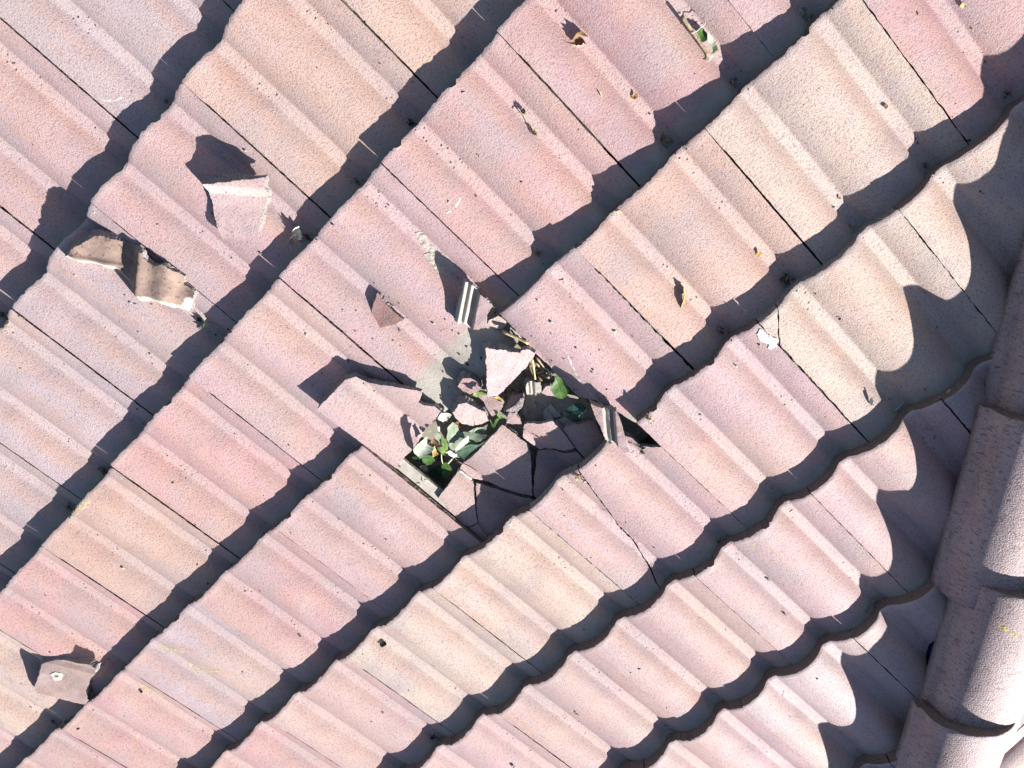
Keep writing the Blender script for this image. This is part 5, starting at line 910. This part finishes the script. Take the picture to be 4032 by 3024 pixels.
for i, p in enumerate(FREE):
    poly = p['poly']
    b = p['bend']
    rough = wave(i, .0022 if p['mat'] == 'frac' else .0006 if i < 4 else .0011, 140 if p['mat'] == 'frac' else 50)
    if b == 'G2':
        # long axis from the left tip to the right end; b across towards the lit lower rim
        ax = Vector((poly[17][0] - poly[1][0], poly[17][1] - poly[1][1]))
        ln = ax.length
        ax.normalize()
        side = Vector((-ax.y, ax.x))
        org = Vector(poly[1])
        mids = [(Vector(q) - org).dot(side) for q in poly]
        sgn = 1 if sum(mids) > 0 else -1

        low = [Vector(q) for q in poly[18:] + poly[:1]]

        def low_dist(x, y, low=low):
            q = Vector((x, y))
            return min((q - geometry.intersect_point_line(q, a_, b_)[0]).length if 0 <= geometry.intersect_point_line(q, a_, b_)[1] <= 1 else min((q - a_).length, (q - b_).length)
                       for a_, b_ in zip(low, low[1:]))

        def zt(x, y, org=org, ax=ax, side=side, sgn=sgn, ln=ln):
            q = Vector((x, y)) - org
            a, c = q.dot(ax) / ln, q.dot(side) * sgn
            rim = -1.15 * max(0.0, .014 - low_dist(x, y))
            hump = .020 * sstep(a, .49, .58) - .014 * sstep(a, .70, 1.0) + .012 * (1 - sstep(a, .08, .34)) + .003 * math.sin(a * 26)
            rib = .005 * math.exp(-((c - .004 - .012 * a) / .004) ** 2) * (1 - sstep(a, .4, .6))
            return hump + rim + rib + rough(x, y)
        grid = .0035
    elif b:
        p0, p1, tab = Vector(b[0]), Vector(b[1]), b[2]
        ax = (p1 - p0).normalized()
        zt = lambda x, y: lerp_table((Vector((x, y)) - p0).dot(ax), tab) + rough(x, y)
        grid = .0022
    else:
        zt = lambda x, y: rough(x, y)
        grid = .004
    th = p['thick']
    top, wall = MM[p['mat']]
    under = M_CEMENT if p['mat'] != 'under' else M_TILE
    me = shell(p['name'], ragged(poly, .0030, p['jit'] * 1.5, i + 11), zt, lambda x, y: zt(x, y) - th, grid=grid, mats=(top(), wall(), under),
               sidejit=.003, groovef=(lambda x, y: .75) if i == 0 else (lambda x, y: 0.0), seed=i, flare=p['flare'])
    if b == 'G2':
        me.materials.append(M_CEMENT)
        for f in me.polygons:
            if f.material_index == 0 and low_dist(f.center.x, f.center.y) < .0135:
                f.material_index = 3
    if p['mat'] == 'lockp':                       # part lock, part pink weather face
        me.materials.append(M_TILE)
        p0, ax = Vector(b[0]), (Vector(b[1]) - Vector(b[0])).normalized()
        for f in me.polygons:
            if f.material_index == 0:
                t = (f.center.xy - p0).dot(ax)
                if (t > .034 if i == 12 else (t < .013 or t > .0325)):
                    f.material_index = 3
    o = bpy.data.objects.new(p['name'], me)
    COL.objects.link(o)
    o.matrix_world = frame(p['o'], p['x'], p['y'], p['n'])
    o.color = (*piece_colour(p['col']), 1)
    thing(o, p['label'], p['cat'], p['group'] or "loose fragments of broken tile")
    if i == 3:                                    # white splash and its hollow on the brown fragment
        ring = [(.016 * math.cos(a) * (1 + .18 * math.sin(3 * a)), .013 * math.sin(a) * (1 + .15 * math.cos(5 * a))) for a in [q * .2618 for q in range(24)]]
        c = Vector((.008, -.022))
        sp = shell("white_splash", [(a + c.x, d + c.y) for a, d in ring], lambda x, y: zt(x, y) + .0012 - (.006 if (x - c.x) ** 2 + (y - c.y + .003) ** 2 < 2.6e-5 else 0),
                   lambda x, y: zt(x, y) - .008, grid=.0018, mats=(LM['cream'],) * 3)
        mesh_obj("white_splash", sp, o)

# --- leaves
sprig = empty("leaf_sprig", ROOF @ Matrix.Translation((.118, 1.165, -.05)))
thing(sprig, "leafy cutting with a big grey-green leaf lying in the hole between broken tiles", "leaf sprig")


def leaf_mesh(p, seed):
    poly = ragged(p['poly'], .0028, .0013, seed)
    cl, tw = p['curl']
    v = p['vein']
    if v:
        a, b2 = Vector(v[0]), Vector(v[1])
        ax = (b2 - a).normalized()
        ln = (b2 - a).length

        def zt(x, y):
            q = Vector((x, y)) - a
            s = q.dot(Vector((-ax.y, ax.x)))
            t = q.dot(ax) / ln
            z = cl * s * s + .25 * cl * (t - .4) ** 2 * ln * ln
            z += -.0007 * math.exp(-(s / .0009) ** 2)
            ph = (t * ln - abs(s) * .8) / .0095
            z += -.00035 * max(0.0, 1 - abs((ph % 1) - .5) / .10) * min(1, abs(s) / .003)
            return z + .0022 * noise.noise(Vector((x * 55, y * 55, seed * 3.7)))
    else:
        def zt(x, y):
            return cl * (x * x + y * y) + .0030 * noise.noise(Vector((x * 70, y * 70, seed * 3.7)))
    mt, mb = LM[p['mats'][0]], LM[p['mats'][1]]
    return shell(p['name'], poly, zt, lambda x, y: zt(x, y) - p['thick'], grid=.0017, mats=(mt, LM['cream'] if p['mats'][0] in ('sage', 'darkteal', 'green') else mt, mb), seed=seed)


for i, p in enumerate(LEAVES):
    o = bpy.data.objects.new(p['name'], leaf_mesh(p, i + 3))
    COL.objects.link(o)
    mw = frame(p['o'], p['x'], p['y'], p['n'])
    if p['parent']:
        o.parent = sprig
        o.matrix_local = sprig.matrix_world.inverted() @ mw
    else:
        o.matrix_world = mw
        thing(o, p['label'], p['cat'])


def tube(pts, rad, seed=0, sides=7, taper=.75):
    """A bent stick through PTS (Vectors), slightly knobbly, closed at both ends."""
    rg = random.Random(seed)
    P = []
    for a, b in zip(pts, pts[1:]):
        n = max(1, int((b - a).length / (rad * 2.2)))
        P += [a.lerp(b, q / n) for q in range(n)]
    P.append(pts[-1])
    for _ in range(2):
        P = [P[0]] + [(P[i - 1] + P[i] * 2 + P[i + 1]) / 4 for i in range(1, len(P) - 1)] + [P[-1]]
    verts, faces = [], []
    for i, c in enumerate(P):
        d = (P[min(i + 1, len(P) - 1)] - P[max(i - 1, 0)]).normalized()
        s = d.cross(Vector((0, 0, 1)))
        s = s.normalized() if s.length > 1e-4 else Vector((1, 0, 0))
        t = s.cross(d)
        r = rad * (1 - (1 - taper) * i / max(1, len(P) - 1)) * rg.uniform(.9, 1.1)
        for q in range(sides):
            a = 2 * math.pi * q / sides
            verts.append(c + (s * math.cos(a) + t * math.sin(a)) * r)
    for i in range(len(P) - 1):
        for q in range(sides):
            a, b = i * sides + q, i * sides + (q + 1) % sides
            faces.append((a, b, b + sides, a + sides))
    faces.append(tuple(range(sides - 1, -1, -1)))
    faces.append(tuple((len(P) - 1) * sides + q for q in range(sides)))
    return verts, faces


def tube_obj(name, pts, rad, m, parent=None, seed=0, taper=.75):
    c = sum(pts, Vector()) / len(pts)
    v, f = tube([p - c for p in pts], rad, seed, taper=taper)
    me = bpy.data.meshes.new(name)
    me.from_pydata(v, [], f)
    me.materials.append(m)
    me.polygons.foreach_set("use_smooth", [True] * len(f))
    o = bpy.data.objects.new(name, me)
    COL.objects.link(o)
    mw = ROOF @ Matrix.Translation(c)
    if parent:
        o.parent = parent
        o.matrix_local = parent.matrix_world.inverted() @ mw
    else:
        o.matrix_world = mw
    return o


STRAW_LABELS = ["thickest yellow straw standing in the dry tuft under the broken tile", "dark brown stalk left of the thickest yellow straw", "tan stalk right of the thickest yellow straw",
                "tan stalk nearest the broken tile in the dry tuft", "brown stalk lying level across the dry tuft", "short yellow stalk lying level low in the dry tuft",
                "brown stalk at the foot of the dry tuft", "broad tan scrap of bark at the right foot of the dry tuft", "thin brown stalk following the broken tile's edge"]
si = 0
for i, p in enumerate(STALKS):
    o = tube_obj(p['name'], [Vector(q) for q in p['pts']], p['rad'], LM[p['mat']], sprig if p['parent'] else None, i)
    if not p['parent']:
        lab = p['label']
        if p['name'] == 'straw_stalk':
            lab = STRAW_LABELS[si]
            si += 1
        thing(o, lab, p['cat'], p['group'])


# --- litter, flakes, seeds
def on_roof(u, v, h=0.0):
    z, n = drop(u, v)
    return Vector((u, v, z + h)), n


def litter_mesh(seed, size, kind):
    rg = random.Random(seed)
    pal = {'m': ('straw', 'olive', 'tan', 'rust'), 'b': ('brown', 'tan', 'moss', 'olive'), 'g': ('bright', 'olive', 'gold', 'brown'), 'd': ('moss', 'black', 'moss', 'grey')}[kind]
    verts, faces, fm = [], [], []
    for q in range(int(26 + size * 900)):
        r = size * abs(rg.gauss(0, .42))
        a = rg.uniform(0, 6.283)
        c = Vector((r * math.cos(a), r * math.sin(a), max(0, size * .32 - r * .3) * rg.random()))
        L_ = size * rg.uniform(.12, .55)
        W_ = L_ * rg.uniform(.2, .6)
        x = Vector((rg.gauss(0, 1), rg.gauss(0, 1), rg.gauss(0, .45))).normalized()
        y = x.cross(Vector((rg.gauss(0, .5), rg.gauss(0, .5), 1))).normalized()
        n = x.cross(y)
        b = len(verts)
        cu = L_ * rg.uniform(-.25, .35)
        for s, w, h in ((-.5, .25, 0), (-.2, 1, -cu * .5), (.2, .9, -cu * .5), (.5, .15, 0)):
            verts += [c + x * L_ * s + y * W_ * .5 * w + n * (h + cu), c + x * L_ * s - y * W_ * .5 * w + n * (h + cu * .8)]
        for t in range(3):
            faces.append((b + 2 * t, b + 2 * t + 1, b + 2 * t + 3, b + 2 * t + 2))
            fm.append(rg.choice((0, 0, 1, 1, 2, 3)) if t == 0 else fm[-1])
    me = bpy.data.meshes.new("leaf_litter")
    me.from_pydata(verts, [], faces)
    for q in pal:
        me.materials.append(LM[q])
    me.polygons.foreach_set("material_index", fm)
    return me


for i, (p, size, kind, lab) in enumerate(SMALL['litter']):
    c, n = on_roof(*p, .0015)
    if size > .013 and lab.startswith("rusty"):
        kind = 'm'
    o = bpy.data.objects.new("leaf_litter", litter_mesh(i, size, kind))
    COL.objects.link(o)
    o.matrix_world = ROOF @ Matrix.Translation(c)
    thing(o, lab, "leaf litter", None, "stuff")


def flake_mesh(size, aspect, seed, m, curl=1.0):
    rg = random.Random(seed)
    n = 11
    poly = []
    for q in range(n):
        a = 6.283 * q / n
        r = size * rg.uniform(.72, 1.1)
        poly.append((r * math.cos(a), r * math.sin(a) * (1 - .5 * aspect if aspect < 1.3 else .3)))
    k = curl * 28
    zt = lambda x, y: k * (x * x * .6 + y * y) + .2 * size * noise.noise(Vector((x / size * 1.5, y / size * 1.5, seed))) + .0005
    return shell("flake", poly, zt, lambda x, y: zt(x, y) - .0007, grid=size * .3, mats=(m, m, m), seed=seed)


for i, (p, size, asp, m, lab) in enumerate(SMALL['flake']):
    c, n = on_roof(*p, .0012)
    name = {'black': 'seed', 'brown': 'crumb', 'goldb': 'leaf_flake'}.get(m, 'plant_scrap')
    o = bpy.data.objects.new(name, flake_mesh(size * .8, asp, i + 1, LM[m], 1.0))
    COL.objects.link(o)
    q = Vector((0, 0, 1)).rotation_difference(n).to_matrix().to_4x4()
    o.matrix_world = ROOF @ Matrix.Translation(c) @ q @ Matrix.Rotation(rnd.uniform(0, 6.28), 4, 'Z') @ Matrix.Rotation(R(rnd.uniform(8, 24)), 4, 'Y')
    o.location += ROOF.to_3x3() @ Vector((0, 0, size * .25))
    thing(o, lab, name.replace('_', ' '))


def patch_thing(name, pts, h, thick, m, parent=None, seed=0, curl=0.0, grid=.002, lift=None):
    """Thin patch laid over whatever lies under it."""
    z0 = [drop(*q)[0] for q in pts]
    cu, cv = sum(q[0] for q in pts) / len(pts), sum(q[1] for q in pts) / len(pts)
    cz = sum(z0) / len(z0)
    loc = [(a - cu, b - cv) for a, b in pts]
    memo = {}

    def zt(x, y):
        key = (round(x, 5), round(y, 5))
        if key not in memo:
            memo[key] = drop(x + cu, y + cv)[0] - cz + h + (lift(x, y) if lift else 0.0)
        return memo[key]
    me = shell(name, ragged(loc, .0025, .0009, seed), zt, lambda x, y: zt(x, y) - thick, grid=grid, mats=(m, m, m), seed=seed)
    o = bpy.data.objects.new(name, me)
    COL.objects.link(o)
    mw = ROOF @ Matrix.Translation((cu, cv, cz))
    if parent:
        o.parent = parent
        o.matrix_local = parent.matrix_world.inverted() @ mw
    else:
        o.matrix_world = mw
    return o


def pts_up(lst, h):
    return [on_roof(*q, h if not isinstance(h, (list, tuple)) else h[min(i, len(h) - 1)])[0] for i, q in enumerate(lst)]


# leafy twig at the top
c, _ = on_roof(*SMALL['leafy_stem'][2])
tw = empty("leafy_twig", ROOF @ Matrix.Translation(c))
thing(tw, "grey twig with two curled green and white leaves on the rose tile, top right", "twig")
P_ = pts_up([SMALL['leafy_stem'][0], SMALL['leafy_stem'][2], SMALL['leafy_stem'][4]], (.016, .010, .006))
tube_obj("stem", [P_[0], P_[1], P_[2]], .0034, LM['tan'], tw, 3, .8)
tube_obj("tendril", pts_up(SMALL['leafy_tendril'], (.014, .016, .020, .016, .013, .010, .006)), .0008, LM['cream'], tw, 4)
for i, (pp, mm) in enumerate(SMALL['leafy_leaves']):
    mm = 'pale' if mm == 'cream' else mm
    patch_thing("leaf", pp, .012 if i < 3 else .006, .0007, LM[mm], tw, i + 20, lift=lambda x, y, i=i: 22 * (x * x + y * y) + .003 * math.sin(x * 160 + i))

# stem with two seed heads
c, _ = on_roof(*SMALL['seed_stem'][2])
ss = empty("seed_stalk", ROOF @ Matrix.Translation(c))
thing(ss, "thin yellow stem with two dark seed heads on the salmon tile", "seed stem")
tube_obj("stem", pts_up(SMALL['seed_stem'], (.006, .009, .009, .008, .009)), .0008, LM['straw'], ss, 5)
for i, q in enumerate(SMALL['seed_heads']):
    rg = random.Random(i)
    vv, ff = [], []
    for s in range(70):
        d = Vector((rg.gauss(0, 1), rg.gauss(0, 1), rg.gauss(0, 1))).normalized()
        e1 = d.orthogonal().normalized()
        e2 = d.cross(e1)
        r0, r1 = .0015, .0056 * rg.uniform(.8, 1.15)
        b = len(vv)
        vv += [d * r0 + e1 * .0009, d * r0 - e1 * .0009, d * r1 * .7 + e2 * .0012, d * r1]
        ff += [(b, b + 1, b + 3), (b, b + 2, b + 3), (b + 1, b + 2, b + 3)]
    me = bpy.data.meshes.new("seed_head")
    me.from_pydata(vv, [], ff)
    me.materials.append(LM['olive'] if i else LM['moss'])
    o = bpy.data.objects.new("seed_head", me)
    COL.objects.link(o)
    o.parent = ss
    o.matrix_local = ss.matrix_world.inverted() @ ROOF @ Matrix.Translation(on_roof(*q, .0075)[0])


def cup_leaf(name, uv, size, mats, label, cat, tilt, seed, depth=.9, open_=.85):
    """A dead leaf rolled into a cup: a partial bowl with a ragged rim, real thickness."""
    rg = random.Random(seed)
    c, n = on_roof(*uv, size * .35)
    verts, faces, fm = [], [], []
    na, nr = 22, 7
    rimr = [rg.uniform(.75, 1.12) for _ in range(na + 1)]
    for layer in (0, 1):
        for i in range(na + 1):
            a = 6.283 * open_ * i / na
            for r in range(nr):
                t = .12 + .88 * r / (nr - 1) * rimr[i]
                z = depth * size * t ** 2.2 - (.0006 if layer else 0)
                s = size * math.sin(min(1.45, t * 1.25)) * (1 + .1 * math.sin(a * 3 + seed))
                verts.append((s * math.cos(a), s * math.sin(a) * .8, z - size * .3))
    M1 = (na + 1) * nr
    for i in range(na):
        for r in range(nr - 1):
            q = i * nr + r
            faces.append((q, q + 1, q + nr + 1, q + nr)); fm.append(0)
            faces.append((M1 + q, M1 + q + nr, M1 + q + nr + 1, M1 + q + 1)); fm.append(1)
        q = i * nr + nr - 1
        faces.append((q, M1 + q, M1 + q + nr, q + nr)); fm.append(1)
    me = bpy.data.meshes.new(name)
    me.from_pydata(verts, [], faces)
    for mm in mats:
        me.materials.append(LM[mm])
    me.polygons.foreach_set("material_index", fm)
    me.polygons.foreach_set("use_smooth", [True] * len(fm))
    o = bpy.data.objects.new(name, me)
    COL.objects.link(o)
    o.matrix_world = ROOF @ Matrix.Translation(c) @ tilt
    thing(o, label, cat)
    return o


RX, RZ = (lambda a: Matrix.Rotation(R(a), 4, 'X')), (lambda a: Matrix.Rotation(R(a), 4, 'Z'))
cup_leaf("curled_leaf", SMALL['cup_leaf'], .0145, ('brown', 'gold'), "brown cupped leaf with a yellow rim on the groove, top centre of the roof", "leaf", RZ(140) @ RX(25), 3)
o = patch_thing("leaf_scrap", SMALL['cup_scrap'], .003, .0006, LM['cream'], None, 31, lift=lambda x, y: 40 * x * x)
thing(o, "white leaf scrap touching the cupped brown leaf", "leaf scrap")
cup_leaf("silver_leaf", SMALL['silver_leaf'], .0145, ('silver', 'cream'), "silvery crumpled leaf standing at the edge of the shadow, upper left", "leaf", RZ(60) @ RX(-50), 7, 1.0, .7)
cup_leaf("silver_leaf", (SMALL['silver_leaf'][0] + .008, SMALL['silver_leaf'][1] + .004), .011, ('sage', 'silver'), "smaller grey-green crumpled leaf behind the silvery one, upper left", "leaf", RZ(200) @ RX(40), 8, .8, .6)
cup_leaf("dark_leaf", SMALL['dark_crumple'], .0135, ('darkteal', 'darkgreen'), "blackish blue-green crumpled leaf on the shadow edge at the left", "leaf", RZ(20) @ RX(30), 9, .9, .75)
cup_leaf("curled_chip", SMALL['cup_chip'], .0105, ('silver', 'cream'), "grey and white curled leaf standing near the tile corner by the hip shadow", "leaf", RZ(230) @ RX(55), 12, .9, .6)

# the orange leaf standing on edge
op = pts_up(SMALL['orange_leaf'], .001)
verts, faces = [], []
hs = (.004, .010, .008, .011, .003)
for i, q in enumerate(op):
    for t in (0, .5, 1.0):
        verts.append(q + Vector((.0025 * math.sin(i * 2.1 + t * 2), -.004 * t, hs[i] * 1.25 * t)))
    for t in (1.0, .5, 0):
        verts.append(q + Vector((.0025 * math.sin(i * 2.1 + t * 2) - .0012, -.004 * t + .0006, hs[i] * 1.25 * t)))
for i in range(len(op) - 1):
    for t in range(6):
        a, b = i * 6 + t, i * 6 + (t + 1) % 6
        faces.append((a, b, b + 6, a + 6))
faces += [tuple(range(5, -1, -1)), tuple((len(op) - 1) * 6 + t for t in range(6))]
oc = sum(op, Vector()) / len(op)
me = bpy.data.meshes.new("orange_leaf")
me.from_pydata([v - oc for v in verts], [], faces)
me.materials.append(LM['gold'])
o = bpy.data.objects.new("orange_leaf", me)
COL.objects.link(o)
o.matrix_world = ROOF @ Matrix.Translation(oc)
thing(o, "orange-yellow dead leaf standing on edge with a dark shadow, on the peach tile", "leaf")
tube_obj("stalk_bit", [oc + Vector((0, 0, .001)), oc + Vector((.012, .002, .004))], .0006, LM['cream'])
thing(bpy.data.objects["stalk_bit"], "short white stalk sticking out of the orange leaf's shadow", "stalk")

o = tube_obj("pale_thorn", pts_up(SMALL['pale_thorn'], (.003, .003, .003, .002)), .0011, LM['cream'], None, 4, .35)
thing(o, "pale tapering thorn in the shaded groove near the hip", "thorn")
o = tube_obj("gutter_twig", pts_up(SMALL['gutter_twig'], .004), .0022, LM['olive'], None, 6)
thing(o, "short grey-green twig in the shade under the wavy edge, close to the hip", "twig")

# bird dropping over the closed joint
o = patch_thing("bird_dropping", SMALL['drop'], .0016, .002, m_simple("white_dropping", (0.74, 0.74, 0.72), (0.82, 0.82, 0.80), 60, .7), None, 3, lift=lambda x, y: .0006 * noise.noise(Vector((x * 200, y * 200, 1))))
thing(o, "white bird dropping smeared across the joint below the cracked corner", "bird dropping")

# lichen and old mortar smeared on the tiles
M_LICH = {'y': rough_material("yellow_lichen", (0.46, 0.43, 0.22), (0.53, 0.41, 0.30), None, 220, .6, .95, .002),
          'br': rough_material("brown_lichen", (0.36, 0.25, 0.18), (0.46, 0.33, 0.27), None, 200, .6, .95, .002),
          'f': rough_material("faint_yellow_algae", (0.50, 0.40, 0.26), (0.54, 0.36, 0.31), None, 120, .4, .95, .001)}
M_SMEAR = {'w': rough_material("white_scrape", (0.56, 0.49, 0.45), (0.66, 0.61, 0.57), None, 150, .5, .9, .001),
           'm': rough_material("mortar_smear", (0.42, 0.38, 0.33), (0.50, 0.46, 0.41), (0.20, 0.18, 0.16), 90, .9, .95, .003)}


def broken_patch(name, pts, m, seed, keep=.50, h=.0004):
    o = patch_thing(name, pts, h, .0011, m, roof, seed, lift=lambda x, y: .0012 * (noise.noise(Vector((x * 150, y * 150, seed))) + .5 * noise.noise(Vector((x * 420, y * 420, seed))) - (.24 if keep < 1 else -.35)))
    return o


for i, (pp, c) in enumerate(SMALL['lichen']):
    broken_patch("lichen_patch", pp, M_LICH[c], i + 60, h=.0001 if c == 'f' else .0004)
for i, (pp, c) in enumerate(SMALL['smear']):
    broken_patch("mortar_smear", pp, M_SMEAR[c], i + 80, 1 if c == 'm' else .5)

# nail holes and a screw in the bare head of the tile under the hole
for name, q, m in [('nail_hole', (-0.0111, 1.0829), 'black'), ('nail_hole', (0.0248, 1.0741), 'black'), ('nail_head', (-0.0421, 1.0728), 'grey'), ('nail_hole', (-0.554, 1.9085), 'black'), ('nail_hole', (-0.3079, 2.1974), 'black'), ('nail_hole', (-0.0448, 2.4286), 'black')]:
    c, n = on_roof(*q, .0004)
    rr = .0042 if name == 'nail_hole' else .006
    sides = 14
    vv = [(rr * math.cos(6.283 * a / sides), rr * math.sin(6.283 * a / sides), 0) for a in range(sides)]
    vv += [(x * .8, y * .8, .0003 if name == 'nail_hole' else .0022) for x, y, _ in vv]
    ff = [(a, (a + 1) % sides, sides + (a + 1) % sides, sides + a) for a in range(sides)] + [tuple(range(sides, 2 * sides))]
    me = bpy.data.meshes.new(name)
    me.from_pydata(vv, [], ff)
    me.materials.append(LM[m])
    o = mesh_obj(name, me, roof, Matrix.Translation(c) @ Vector((0, 0, 1)).rotation_difference(n).to_matrix().to_4x4())

broken_patch('yellow_scrape', SMALL['cap_scrape'], rough_material('yellow_scrape', (0.62, 0.52, 0.10), (0.56, 0.46, 0.20), None, 200, .5, .9, .001), 91)

# grit and chips of broken tile lying about the hole
rg = random.Random(5)
verts, faces, fm = [], [], []
for q in range(420):
    a, r = rg.uniform(0, 6.283), abs(rg.gauss(0, 1))
    u, v = .02 + r * .085 * math.cos(a), 1.21 + r * .085 * math.sin(a)
    if q % 6 == 0:
        u, v = .02 + r * .20 * math.cos(a), 1.15 + r * .16 * math.sin(a)
    if q % 6 == 1:
        p_ = FREE[rg.randrange(4)]['o']
        u, v = p_[0] + rg.gauss(0, .055), p_[1] + rg.gauss(-.01, .05)
    z, n = drop(u, v)
    s = rg.choice((.0010, .0014, .0019, .0027, .004 if z < -.05 else .0016)) * rg.uniform(.8, 1.2)
    c = Vector((u, v, z + s * .45))
    b = len(verts)
    for sx, sy, sz in ((-1, -1, -1), (1, -1, -1), (1, 1, -1), (-1, 1, -1), (-.6, -.7, 1), (.8, -.5, .8), (.6, .8, 1), (-.8, .5, .7)):
        verts.append(c + Vector((sx * rg.uniform(.6, 1), sy * rg.uniform(.6, 1), sz * .6 * rg.uniform(.6, 1))) * s)
    faces += [(b + 3, b + 2, b + 1, b), (b + 4, b + 5, b + 6, b + 7), (b, b + 1, b + 5, b + 4), (b + 1, b + 2, b + 6, b + 5), (b + 2, b + 3, b + 7, b + 6), (b + 3, b, b + 4, b + 7)]
    fm += [rg.choice((0, 0, 1, 2))] * 6
me = bpy.data.meshes.new("tile_grit")
me.from_pydata(verts, [], faces)
for m in (M_FRACT, M_CEMENT, M_BUTT):
    me.materials.append(m)
me.polygons.foreach_set("material_index", fm)
o = bpy.data.objects.new("tile_grit", me)
COL.objects.link(o)
o.matrix_world = ROOF
thing(o, "grit and chips of broken tile scattered in and around the hole", "grit", None, "stuff")

# fine dark specks lying all over the tiles
rg = random.Random(9)
verts, faces, fm = [], [], []
for q in range(520):
    u, v = rg.uniform(-1.05, 1.6), rg.uniform(.1, 2.4)
    if hip_side(u, v) > -.05:
        continue
    z, n = drop(u, v)
    s = rg.choice((.0009, .0011, .0014, .0018, .0026)) * rg.uniform(.8, 1.2)
    c = Vector((u, v, z + s * .4))
    b = len(verts)
    a = rg.uniform(0, 3.14)
    ex, ey = Vector((math.cos(a), math.sin(a), 0)) * s * rg.uniform(.8, 2.2), Vector((-math.sin(a), math.cos(a), 0)) * s
    ez = Vector((0, 0, s * .6))
    verts += [c - ex - ez, c + ey - ez, c + ex - ez, c - ey - ez, c + ez * rg.uniform(.6, 1.3)]
    faces += [(b, b + 1, b + 4), (b + 1, b + 2, b + 4), (b + 2, b + 3, b + 4), (b + 3, b, b + 4)]
    fm += [rg.choice((0, 0, 0, 1, 2))] * 4
me = bpy.data.meshes.new("dark_grit")
me.from_pydata(verts, [], faces)
for m in (LM['black'], LM['brown'], M_FRACT):
    me.materials.append(m)
me.polygons.foreach_set("material_index", fm)
o = bpy.data.objects.new("dark_grit", me)
COL.objects.link(o)
o.matrix_world = ROOF
thing(o, "fine dark specks of grit lying all over the tiles", "grit", None, "stuff")
